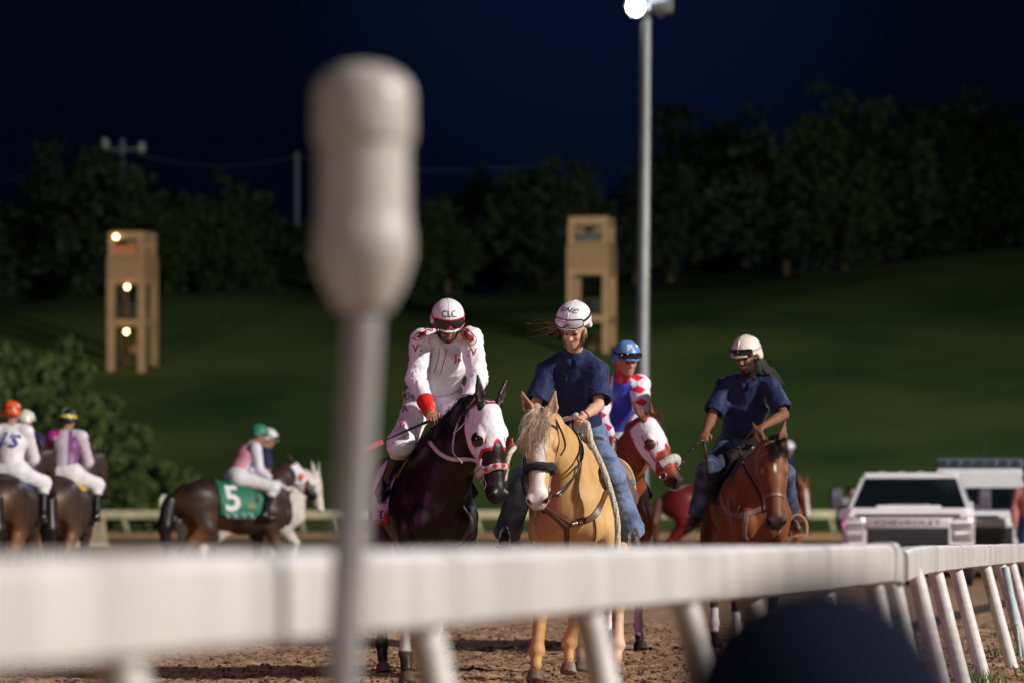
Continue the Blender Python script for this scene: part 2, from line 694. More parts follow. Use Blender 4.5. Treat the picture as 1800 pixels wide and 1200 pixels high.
# loose clods thrown up by the hooves: one mass, too many to count
b = MB()
ico = [(-.525, 0, .85), (.525, 0, .85), (-.525, 0, -.85), (.525, 0, -.85), (0, .85, .525), (0, .85, -.525), (0, -.85, .525), (0, -.85, -.525),
       (.85, .525, 0), (-.85, .525, 0), (.85, -.525, 0), (-.85, -.525, 0)]
icf = [(0, 4, 1), (0, 9, 4), (9, 5, 4), (4, 5, 8), (4, 8, 1), (8, 10, 1), (8, 3, 10), (5, 3, 8), (5, 2, 3), (2, 7, 3), (7, 10, 3), (7, 6, 10),
       (7, 11, 6), (11, 0, 6), (0, 1, 6), (6, 1, 10), (9, 0, 11), (9, 11, 2), (9, 2, 5), (7, 2, 11)]
for _ in range(9000):
    yy = 22.5 + 16 * random.random() ** 1.3
    xx = random.uniform(-0.16, 0.17) * yy
    r = random.choice((0.003, 0.005, 0.005, 0.007, 0.008, 0.010, 0.015)) * random.uniform(0.7, 1.3)
    sx_, sy_, sz_ = (random.uniform(0.7, 1.5) for _ in range(3))
    b.add([(xx + r * sx_ * (a + random.uniform(-.2, .2)), yy + r * sy_ * c_, 0.008 + r * 0.25 + r * sz_ * .55 * d_) for a, c_, d_ in ico], icf)
o = b.build('dirt_clods', M_clod, smooth=False)
tag(o, 'loose clods of dirt scattered over the churned track', 'dirt', kind='stuff')

# ------------------------------------------------------------------ near rail
FACE = 0.16


def rail_pt(px, top, s):
    D = FP / s
    return P(px, top, D)


def s1(px):
    return (210 - 0.091 * px) / FACE


rail_line = [rail_pt(px, 975 - 0.0125 * px if px > 0 else 975, s1(px)) for px in (-260, -100, 0, 300, 600, 900, 1200, 1400, 1500, 1580)]
rail_far_line = [rail_pt(1597, 966, 352), rail_pt(1618, 960, 330), rail_pt(1645, 958, 305), rail_pt(1700, 957, 262), rail_pt(1745, 956, 237),
                 rail_pt(1800, 955, 206), rail_pt(1860, 952, 175), rail_pt(1960, 947, 140)]
near_rail = thing('rail_fence', 'pale vinyl running rail with leaning round posts crossing the foreground', 'rail', (0.9, 11, 0))
PROF = [(0.012, -0.155), (0.0, -0.15), (0.0, -0.035), (0.006, -0.016), (0.020, -0.004), (0.04, 0.0), (0.09, 0.0), (0.115, -0.006), (0.13, -0.02),
        (0.135, -0.05), (0.130, -0.08), (0.02, -0.16)]


def sweep(pts, prof, wob=0.0, seed=0):
    b = MB()
    k = len(prof)
    rr = random.Random(seed)
    for i, p in enumerate(pts):
        t = (pts[min(i + 1, len(pts) - 1)] - pts[max(i - 1, 0)]).normalized()
        lat = V((-t.y, t.x, 0)).normalized()      # away from the camera side
        dz = rr.uniform(-wob, wob)
        for (u, z_) in prof:
            b.v.append(tuple(p + lat * u + V((0, 0, z_ + dz))))
    n = len(pts)
    for i in range(n - 1):
        for j in range(k):
            b.f.append((i * k + j, i * k + (j + 1) % k, (i + 1) * k + (j + 1) % k, (i + 1) * k + j))
            b.mi.append(0)
    b.f.append(tuple(range(k)))
    b.f.append(tuple((n - 1) * k + j for j in reversed(range(k))))
    b.mi += [0, 0]
    return b


def resample(pts, step):
    out = [V(pts[0])]
    for a, c in zip(pts, pts[1:]):
        n = max(1, int((V(c) - V(a)).length / step))
        for i in range(1, n + 1):
            out.append(V(a).lerp(V(c), i / n))
    return out


near_rail_loc = V((0.9, 11, 0))
for li, line in enumerate((rail_line, rail_far_line)):
    pts = resample(line, 0.22)
    cut = 13
    for s_, a in enumerate(range(0, len(pts) - 1, cut)):
        seg = pts[a:a + cut + 1]
        if len(seg) < 2:
            continue
        seg = [p - near_rail_loc for p in seg]
        if s_:
            seg[0] = seg[0].lerp(seg[1], 0.03)
        sweep(seg, PROF, 0.0012, s_ + li * 9).build('rail_beam', M_vinyl, near_rail)
        # joint sleeve
        t = (seg[-1] - seg[-2]).normalized()
        if a + cut < len(pts) - 1:
            sl = [seg[-1] - t * 0.05, seg[-1] + t * 0.05]
            prof2 = [(u + (-0.003 if u < 0.06 else 0.003), z_ + (0.003 if z_ > -0.06 else -0.003)) for u, z_ in PROF]
            sweep(sl, prof2).build('joint_sleeve', M_vinyl, near_rail)
# rounded butt end of the nearer run
e = [p - near_rail_loc for p in resample(rail_line[-2:], 0.2)][-1]
prof2 = [(u + (-0.006 if u < 0.06 else 0.006), z_ + (0.006 if z_ > -0.06 else -0.006)) for u, z_ in PROF]
sweep([e - V((0.03, 0.16, 0)), e + V((0.015, 0.10, 0)), e + V((0.03, 0.14, -0.02))], prof2).build('end_cap', M_vinyl, near_rail)

for px, s_ in ((275, 1156), (795, 860), (1075, 701), (1240, 607), (1350, 545), (1478, 471), (1563, 424), (1594, 392), (1630, 330), (1662, 292), (1696, 266),
               (1746, 237), (1772, 222), (1790, 212), (1815, 200), (1850, 180)):
    top = 975 - 0.0125 * px if px < 1590 else 957
    a = P(px, top, FP / s_) + V((-0.07, 0.02, -0.115))
    c = V((a.x + 0.23, a.y - 0.05, -0.10))
    b = MB()
    mid = a.lerp(c, 0.08)
    w_ = 1.0 if px < 1600 else 1.14
    b.tube([a + V((-0.02, 0, 0.02)), mid, a.lerp(c, 0.5), c], [0.038 * w_, 0.040 * w_, 0.040 * w_, 0.041 * w_], 18)
    b.build('post', M_vinyl2, near_rail, loc=-near_rail_loc)

# thin bluish stake strapped to the rail near the right edge
b = MB()
a = P(1776, 958, FP / 226)
b.tube([a + V((-.02, 0.16, -0.17)), a + V((0.06, 0.12, -0.62))], 0.032, 12)
b.tube([a + V((0.06, 0.12, -0.60)), a + V((0.11, 0.10, -1.0))], 0.012, 8)
o = b.build('marker_stake', mat('stake_blue', (0.42, 0.52, 0.56), 0.5, var=0.2, vs=12))
tag(o, 'thin pale blue stake standing behind the rail posts by the right edge', 'stake')

# ------------------------------------------------------------------ post with capped head in the foreground
S = 1030.0
D = FP / S


def zz(py):
    return CH + (HZ - py) / S


base = V(((638 - 900) / FP * D, D, 0))
root = thing('sensor_post', 'tall slim white pole topped by a beige capped cylinder in the foreground', 'post', base)
b = MB()
b.tube([(-40 / S, 0, -0.05), (-36 / S, 0, zz(1200)), (-18 / S, 0, zz(880)), (0, 0, zz(545))], [31 / S, 31 / S, 31 / S, 33 / S], 28)
b.build('pole', mat('pole_grey', (.26, .255, .255), .5, var=.15, vs=8), root)
b = MB()
b.lathe([(48 / S * .90, zz(548)), (56 / S * .90, zz(540)), (80 / S * .90, zz(500)), (93 / S * .90, zz(462)), (96 / S * .90, zz(455)), (96 / S * .90, zz(408)), (92 / S * .90, zz(398)),
         (90 / S * .90, zz(360)), (89 / S * .90, zz(262)), (88 / S * .90, zz(250))], 40)
M_beige = mat('beige_plastic', (0.42, 0.395, 0.36), 0.42, var=0.12, vs=7, bump=0.1, bs=30)
b.build('housing', M_beige, root)
b = MB()
b.lathe([(90 / S * .90, zz(256)), (96 / S * .90, zz(250)), (98 / S * .90, zz(240)), (98 / S * .90, zz(166)), (92 / S * .90, zz(148)), (74 / S * .90, zz(130)), (48 / S * .90, zz(118)),
         (20 / S * .90, zz(113)), (2 / S * .90, zz(112))], 40)
b.build('cap', M_beige, root)

# ------------------------------------------------------------------ far rail and things beside it
DF = 190.0
root = thing('far_rail', 'low beige rail along the foot of the grassy hill', 'rail', (0, DF, 0))
b = MB()
b.box((0, 0, 0.88), (140, 0.10, 0.40), bev=0.03)
b.build('rail_beam', M_rail_far, root)
k = 0
x = -28.0
while x < 29:
    b = MB()
    b.tube([(x, 0.1, 0.75), (x + 0.22, 0.35, -0.05)], 0.09, 8)
    b.build('post', M_rail_far, root)
    x += 1.75
root = thing('track_marker', 'small white rounded marker on a short post above the far rail', 'marker', P(288, 934, 187) * 1.0)
root.location.z = 0
b = MB()
b.tube([(0, 0, 0), (0, 0, 1.2)], 0.05, 8)
b.build('post', M_rail_far, root)
b = MB()
b.ball((0, 0, 1.47), (0.16, 0.10, 0.34))
b.build('plate', mat('white_paint', (0.75, 0.77, 0.74), 0.5), root)


def slat_panel(px, Dd, wd, rz, lab):
    p = P(px, 900, Dd)
    root = thing('slatted_panel', lab, 'barrier', (p.x, p.y, 0), rz, 'slatted panels by the track')
    b = MB()
    T = Matrix.Rotation(R(-14), 3, 'X') @ Matrix.Shear('XZ', 3, (0.0, 0.0)) if False else Matrix.Rotation(R(-14), 3, 'X')
    h = 0.95
    for sx_ in (-1, 1):
        b.box(T @ V((sx_ * wd / 2, 0, h / 2)), (0.12, 0.08, h), T, bev=0.01)
    b.box(T @ V((0, 0.002, h)), (wd + 0.16, 0.12, 0.14), T, bev=0.02)
    b.box(T @ V((0, 0.002, 0.08)), (wd, 0.07, 0.12), T, bev=0.01)
    b.build('frame', M_wood, root)
    b = MB()
    n = 8
    for i in range(n):
        xx = -wd / 2 + wd * (i + 0.7) / (n + 0.4)
        T2 = T @ Matrix.Rotation(R(9), 3, 'Y')
        b.box(T @ V((xx, 0.01, h / 2)), (wd / n * 0.62, 0.03, h * 0.94), T2)
    b.build('slats', M_wood, root)


slat_panel(160, 113, 1.05, R(38), 'pale slatted panel leaning beside the track right of the purple and white rider')
slat_panel(100, 116, 1.05, R(30), 'pale slatted panel standing behind the legs of the dark horses at left')

# ------------------------------------------------------------------ towers


def tower(px, base_py, top_py, Dd, wd, rz, lab, lit):
    p = P(px, base_py, Dd)
    s_ = FP / Dd
    H = (base_py - top_py) / s_
    zb = hill_z(np.array([p.x]), np.array([Dd]))[0]
    root = thing('observation_tower', lab, 'tower', (p.x, Dd, p.z), rz, 'observation towers on the hillside')
    hw, c = wd / 2, 0.50
    fl = [(0.0, 0.34), (0.36, 0.62)]
    for sx_ in (-1, 1):
        for sy_ in (-1, 1):
            b = MB()
            b.box((sx_ * (hw - c / 2), sy_ * (hw - c / 2), H * 0.82 / 2 - 2), (c, c, H * 0.82 + 4), bev=0.03)
            b.build('column', M_tower, root)
    for f in (0.365, 0.66):
        b = MB()
        b.box((0, 0, H * f), (wd + 0.006, wd + 0.006, 0.5), bev=0.03)
        b.build('floor_slab', M_tower, root)
    b = MB()
    b.box((0, 0, H * 0.745), (wd + 0.012, wd + 0.012, H * 0.15), bev=0.03)
    b.build('panel', M_towerp, root)
    b = MB()
    b.box((0, 0, H * 0.835), (wd * 0.96, wd * 0.96, 0.22), bev=0.02)
    for sx_ in (-1, 1):
        for sy_ in (-1, 1):
            b.box((sx_ * wd * 0.40, sy_ * wd * 0.40, H * 0.89), (wd * 0.13, wd * 0.13, H * 0.13))
    b.box((0.0, wd * 0.34, H * 0.89), (wd * 0.70, 0.1, H * 0.128))
    b.build('cabin', M_tower, root)
    b = MB()
    b.box((0, -wd * 0.36, H * 0.872), (wd * 0.66, 0.08, H * 0.075))
    b.build('window_panel', M_rust if lit else M_dark, root)
    b = MB()
    b.box((0.0, 0, H * 0.975), (wd * 0.93, wd * 0.93, H * 0.055), bev=0.05)
    b.build('roof', M_tower, root)
    for f, sgn in ((0.40, -1), (0.40, 1), (0.695, -1), (0.695, 1)):
            b = MB()
            b.box((0, sgn * (hw - 0.1), H * f + 0.95), (wd - 2 * c, 0.05, 0.05))
            b.box((0, sgn * (hw - 0.1), H * f + 0.5), (wd - 2 * c, 0.04, 0.04))
            if f < 0.6:
                for i in range(5):
                    b.box((-(hw - c) + (i + .5) * (wd - 2 * c) / 5, sgn * (hw - 0.1), H * f + 0.5), (0.05, 0.05, 1.0))
            b.build('railing', M_dark, root)
    b = MB()
    for i in range(9):
        b.box((-wd * 0.2 + i * 0.14, 0.2, 0.3 + i * 0.34), (0.9, 0.3, 0.06))
    b.box((0.25, -0.1, 1.9), (0.8, 0.1, 0.6))
    b.build('stair', M_tower, root)
    if lit:
        Mb = mat('lamp_glow', (1, 0.8, 0.55), 0.5, emit=(1.0, 0.66, 0.32), es=18)
        for lx, lz in ((-0.24 * wd, 0.965), (0.06 * wd, 0.612), (0.04 * wd, 0.30)):
            b = MB()
            b.ball((lx, -wd * 0.52, H * lz), 0.125)
            b.build('lamp', Mb, root)
    return root


tower(233, 660, 410, 275, 2.85, R(-16), 'lit tan open frame tower with three warm lamps on the left slope', True)
tower(1040, 664, 384, 272, 3.05, R(-12), 'unlit tan open frame tower standing behind the woman rider', False)
for nm, loc, tgt, e_ in (('tower_flood_left', (-30, 246, 10), (-27.2, 275, 15), 4600), ('tower_flood_right', (8, 242, 10), (5.6, 272, 15), 2000)):
    spot(nm, loc, tgt, e_, (1.0, 0.66, 0.42), 42, 0.5, 0.5)

# ------------------------------------------------------------------ floodlight pole
Dp = 135.0
p = P(1127, HZ, Dp)
root = thing('floodlight_pole', 'tall grey floodlight pole with a glaring lamp above the track', 'light pole', (p.x, Dp, 0))
b = MB()
b.tube([(0, 0, -0.3), (0.05, 0, 7), (0.12, 0, 14), (0.20, 0, 24)], [0.24, 0.225, 0.205, 0.17], 20)
b.build('pole', M_steel, root)
b = MB()
b.box((0.18, -0.2, 19.6), (3.4, 0.12, 0.14))
b.box((0.18, -0.2, 21.2), (3.4, 0.12, 0.14))
b.build('crossarm', M_steel, root)
Mfl = mat('flood_glow', (1, 1, 1), 0.5, emit=(0.95, 0.98, 1.0), es=60)
for zc in (18.75, 20.4, 22.0):
    for k_, xc in enumerate((-0.20, 0.75) if zc < 19 else (-1.2, -0.35, 0.6, 1.4)):
        on = (k_ == 0 or zc > 19)
        d = V((-0.35, -1, -0.25)).normalized() if on else V((1, 0.35, -0.1)).normalized()
        c_ = V((xc, -0.25, zc))
        b = MB()
        b.lathe([(0.14, -0.55), (0.2, -0.5), (0.24, -0.3), (0.36, -0.08), (0.38, 0.0)], 20, c_, d)
        if not on:
            b.box(c_ + V((0.05, 0, 0.1)), (0.6, 0.5, 0.62), bev=0.05)
        h = b.build('lamp_head', M_steel, root)
        if on:
            b = MB()
            b.lathe([(0.30, 0.004), (0.22, 0.06), (0.02, 0.09)], 20, c_, d)
            b.build('lens', Mfl, h)
spot('floodlight_pole_lamp', (p.x - 0.45, Dp - 1.1, 18.7), (-20, 70, 0), 14000, (0.80, 0.90, 1.0), 90, 1.0, 0.35)

# ------------------------------------------------------------------ utility poles and wires
p1, p2 = P(215, 560, 400), P(522, 560, 420)
for p, top, lab, arms in ((p1, 245, 'utility pole with insulators rising above the trees at left', True),
                          (p2, 268, 'slim bluish utility pole between the left trees and the foreground post', False)):
    s_ = FP / p.y
    zt = CH + (HZ - top) / s_
    root = thing('utility_pole', lab, 'utility pole', (p.x, p.y, 20))
    b = MB()
    b.tube([(0, 0, -4), (0, 0, zt - 20)], [0.30, 0.26], 10)
    b.build('pole', M_utility, root)
    if arms:
        b = MB()
        b.box((0, 0, zt - 21), (4.2, 0.2, 0.2))
        b.build('crossarm', M_utility, root)
        for xx, dz in ((-1.8, 0), (2.0, -0.4), (-1.5, -5.0)):
            b = MB()
            b.lathe([(0.2, 0), (0.42, 0.2), (0.42, 0.8), (0.2, 1.1)], 10, (xx, 0, zt - 21 + dz))
            b.build('insulator', mat('porcelain', (0.45, 0.5, 0.5), 0.5), root)
wl = []
for a, c in (((-40, 318, 400), (215, 262, 400)), ((215, 262, 400), (522, 275, 420)), ((522, 275, 420), (1180, 250, 430))):
    A, B_ = P(*a), P(*c)
    wl.append([A.lerp(B_, i / 12) - V((0, 0, 3.2 * (1 - (2 * i / 12 - 1) ** 2) * (A - B_).length / 60)) for i in range(13)])
b = MB()
for w_ in wl:
    b.tube(w_, 0.07, 5)
o = b.build('power_line', M_wire)
tag(o, 'thin overhead line crossing the dark sky behind the trees', 'wire')

# ------------------------------------------------------------------ trees
LEAFC = [(0.015, 0.030, 0.014), (0.018, 0.030, 0.018), (0.014, 0.026, 0.018)]


def crown_mesh(seed, rx, rz, clumps, leaves, leaf, tint):
    r = np.random.RandomState(seed)
    # clump centres in an uneven volume
    d = r.normal(size=(clumps, 3))
    d /= np.linalg.norm(d, axis=1)[:, None]
    rad = r.rand(clumps) ** 0.45
    lob = 1 + 0.28 * np.sin(d[:, 0] * 3.1 + seed) * np.cos(d[:, 1] * 2.7 + seed * 2) + 0.15 * r.normal(size=clumps)
    cc = d * (rad * lob)[:, None] * np.array([rx, rx, rz])
    cs = rx * (0.16 + 0.14 * r.rand(clumps))
    cb = 0.6 + 0.75 * r.rand(clumps)
    n = clumps * leaves
    ci = np.repeat(np.arange(clumps), leaves)
    o_ = r.normal(size=(n, 3))
    o_ /= np.linalg.norm(o_, axis=1)[:, None]
    c = cc[ci] + o_ * (cs[ci] * r.rand(n) ** 0.5)[:, None] * np.array([1.15, 1.15, 0.8])
    a = r.normal(size=(n, 3))
    a /= np.linalg.norm(a, axis=1)[:, None]
    t = np.cross(a, r.normal(size=(n, 3)))
    t /= np.linalg.norm(t, axis=1)[:, None]
    s_ = leaf * (0.6 + 0.8 * r.rand(n))[:, None]
    pts = np.stack([c - a * s_, c + t * s_ * 0.55, c + a * s_, c - t * s_ * 0.55], 1).reshape(-1, 3)
    f = np.arange(n * 4).reshape(n, 4)
    me = np_mesh('crown', pts, f)
    col = np.array(tint)[None, :] * (cb[ci] * (0.8 + 0.4 * r.rand(n)))[:, None]
    set_cols(me, np.repeat(col, 4, axis=0))
    me.materials.append(M_leaf)
    return me


def trunk_mesh(seed, h, r0):
    r = random.Random(seed)
    b = MB()
    top = V((r.uniform(-.5, .5), r.uniform(-.5, .5), h))
    b.tube([V((0, 0, -1.5)), V((0, 0, 0)), top * 0.5 + V((r.uniform(-.2, .2), 0, 0)), top], [r0 * 1.4, r0 * 1.1, r0 * 0.8, r0 * 0.5], 8)
    for _ in range(6):
        a = r.uniform(0, 6.28)
        s_ = top * r.uniform(0.5, 0.9)
        e_ = s_ + V((math.cos(a), math.sin(a), 1.1)) * h * r.uniform(0.25, 0.45)
        b.tube([s_, s_.lerp(e_, 0.5) + V((0, 0, 0.2)), e_], [r0 * 0.45, r0 * 0.3, r0 * 0.12], 6)
    me = b.mesh('trunk')
    me.materials.append(M_bark)
    me.shade_smooth()
    return me


CROWNS = [crown_mesh(s_, 5.0, 6.0, 150, 44, 0.30, LEAFC[s_ % 3]) for s_ in range(5)]
SHRUBS = [crown_mesh(20 + s_, 2.6, 2.6, 80, 60, 0.22, (0.033, 0.054, 0.014)) for s_ in range(3)]
TRUNKS = [trunk_mesh(s_, 6.5, 0.35) for s_ in range(3)]
tops = [(-60, 350), (0, 345), (60, 352), (130, 292), (215, 262), (270, 318), (330, 345), (430, 332), (480, 380), (560, 400), (640, 390), (740, 345), (800, 335),
        (860, 280), (920, 300), (1010, 300), (1080, 345), (1150, 330), (1200, 235), (1270, 190), (1340, 260), (1420, 240), (1500, 168), (1580, 205),
        (1680, 190), (1760, 180), (1830, 200), (1900, 220)]
side = {0: 'behind the left slope', 1: 'above the middle of the slope', 2: 'above the right slope'}
rt = random.Random(11)
PL = ((60, 'the far left edge'), (150, 'the left, before the lit tower'), (290, 'the left, above the lit tower'), (420, 'the left, right of the lit tower'),
      (560, 'the gap left of the foreground post'), (740, 'the back of the foreground post'), (850, 'the right of the foreground post'), (980, 'the left of the unlit tower'),
      (1110, 'the back of the unlit tower'), (1230, 'the right of the floodlight pole'), (1330, 'the right slope\'s lower end'), (1450, 'the middle of the right slope'),
      (1560, 'the highest crowns on the right'), (1690, 'the right slope above the vehicles'), (9999, 'the far right edge'))


def place(px):
    return [t for a, t in PL if px < a][0]


px = -50
n = 0
while px < 1870:
    top = np.interp(px, [a for a, _ in tops], [c for _, c in tops]) + rt.uniform(-8, 22)
    Dd = rt.uniform(346, 385)
    s_ = FP / Dd
    x = (px - 900) / s_
    zg = float(hill_z(np.array([x]), np.array([Dd]))[0])
    zt = CH + (HZ - top) / s_
    h = max(7.0, zt - zg)
    where = side[0 if px < 600 else (1 if px < 1150 else 2)]
    kind = n % 3
    lab = '%s %s tree in the night treeline at %s' % (('tall', 'short')[h < 12.5], ('dark broadleaf', 'loose crowned', 'dense')[kind], place(px))
    root = thing('tree', lab, 'tree', (x, Dd, zg), rt.uniform(0, 6.28), 'trees of the dark treeline ' + where)
    cm = bpy.data.objects.new('crown', CROWNS[n % 5])
    C.objects.link(cm)
    cm.parent = root
    k = h / 12.0
    cm.location = (0, 0, h * 0.50)
    cm.scale = (1.05 * k * rt.uniform(0.85, 1.2), 1.05 * k, h * 0.5 / 6.0)
    tm = bpy.data.objects.new('trunk', TRUNKS[n % 3])
    C.objects.link(tm)
    tm.parent = root
    tm.scale = (k, k, h * 0.5 / 6.5)
    px += rt.uniform(44, 66)
    n += 1
for i, (px, top, Dd, wd) in enumerate(((-20, 610, 214, 4.0), (42, 660, 203, 3.2), (92, 640, 218, 3.2), (30, 760, 197, 2.6), (120, 730, 198, 2.6), (178, 735, 200, 2.7),
                                       (228, 775, 198, 2.2), (275, 800, 197, 1.9), (312, 845, 196, 1.2), (75, 810, 196, 2.0), (200, 835, 195, 1.8))):
    s_ = FP / Dd
    x = (px - 900) / s_
    zg = float(hill_z(np.array([x]), np.array([Dd]))[0])
    zt = CH + (HZ - top) / s_
    labs = ['tallest leafy shrub at the left edge on the slope', 'tall shrub behind the orange helmeted rider', 'high shrub further up the left slope',
            'bushy shrub just above the orange helmet', 'bushy shrub above the dark yellow trimmed helmet', 'rounded shrub right of the purple and white rider',
            'middle sized shrub between the left riders and the green cloth horse', 'small shrub near the white track marker',
            'lowest small shrub at the right end of the bushes', 'low shrub between the two riders at left', 'low shrub just behind the far rail above the slatted panel']
    root = thing('shrub', labs[i], 'shrub', (x, Dd, zg), i * 1.3, 'shrubs at the foot of the left slope')
    cm = bpy.data.objects.new('foliage', SHRUBS[i % 3])
    C.objects.link(cm)
    cm.parent = root
    h = zt - zg
    cm.location = (0, 0, h * 0.46)
    cm.scale = (wd / 2.6, wd / 2.6, h * 0.54 / 2.6)
    tm = bpy.data.objects.new('stem', TRUNKS[i % 3])
    C.objects.link(tm)
    tm.parent = root
    tm.scale = (0.4, 0.4, h * 0.4 / 6.5)

# green tuft beside the rail posts at right
b = MB()
rt = random.Random(5)
for c_, n_ in (((3.05, 25.2), 120), ((3.95, 30.5), 60), ((3.62, 26.0), 160)):
    for _ in range(n_):
        x, y = c_[0] + rt.gauss(0, .09), c_[1] + rt.gauss(0, .12)
        a = rt.uniform(0, 6.28)
        h = rt.uniform(.05, .14)
        dx, dy = math.cos(a) * .006, math.sin(a) * .006
        lx, ly = rt.gauss(0, .04), rt.gauss(0, .04)
        b.add([(x - dx, y - dy, 0), (x + dx, y + dy, 0), (x + lx * .5 + dx * .7, y + ly * .5 + dy * .7, h * .6), (x + lx, y + ly, h)], [(0, 1, 2, 3)])
o = b.build('grass', mat('tuft_green', (0.09, 0.17, 0.03), 0.7, var=0.3, vs=30), smooth=False)
tag(o, 'small green grass tufts growing beside the rail posts at right', 'grass', kind='stuff')
# ------------------------------------------------------------------ horses
M_coat = mat('horse_coat', rough=0.52, attr=True, var=0.16, vs=14, bump=0.16, bs=130, sheen=0.05, spec=0.28, stretch=(1, 1, .45), detail=7)
M_coatd = mat('dark_coat', rough=0.38, attr=True, var=0.2, vs=14, bump=0.16, bs=110, spec=0.32, stretch=(1, 1, .4), detail=7)
M_hair_pale = mat('pale_mane', (0.62, 0.50, 0.36), 0.5, var=0.25, vs=30)
M_hair_dark = mat('dark_mane', (0.012, 0.009, 0.008), 0.4, var=0.3, vs=30)
M_hair_red = mat('red_mane', (0.11, 0.035, 0.014), 0.5, var=0.3, vs=30)
M_hair_grey = mat('grey_mane', (0.5, 0.48, 0.45), 0.5, var=0.3, vs=30)
M_eye = mat('eye', (0.012, 0.008, 0.006), 0.08, coat=0.6)
M_leather = mat('brown_leather', (0.105, 0.045, 0.022), 0.42, var=0.35, vs=14, bump=0.15, bs=90)
M_leather_d = mat('dark_leather', (0.022, 0.014, 0.011), 0.38, var=0.3, vs=14)
M_red = mat('red_cloth', (0.55, 0.018, 0.022), 0.6, var=0.15, vs=12)
M_white = mat('white_cloth', (0.78, 0.76, 0.80), 0.7, var=0.06, vs=8, bump=0.3, bs=30, sheen=0.2)
M_metal = mat('bright_metal', (0.62, 0.60, 0.58), 0.25, 0.9)
M_fleece = mat('fleece', (0.74, 0.70, 0.62), 0.95, var=0.2, vs=40, bump=1.0, bs=90, sheen=0.5)
M_fleece_b = mat('black_fleece', (0.012, 0.013, 0.018), 0.95, bump=1.0, bs=90, sheen=0.15)
M_rope = mat('braided_rope', (0.60, 0.55, 0.46), 0.9, var=0.25, vs=50, bump=0.4, bs=120)
M_hoof = mat('hoof', (0.05, 0.035, 0.03), 0.6)


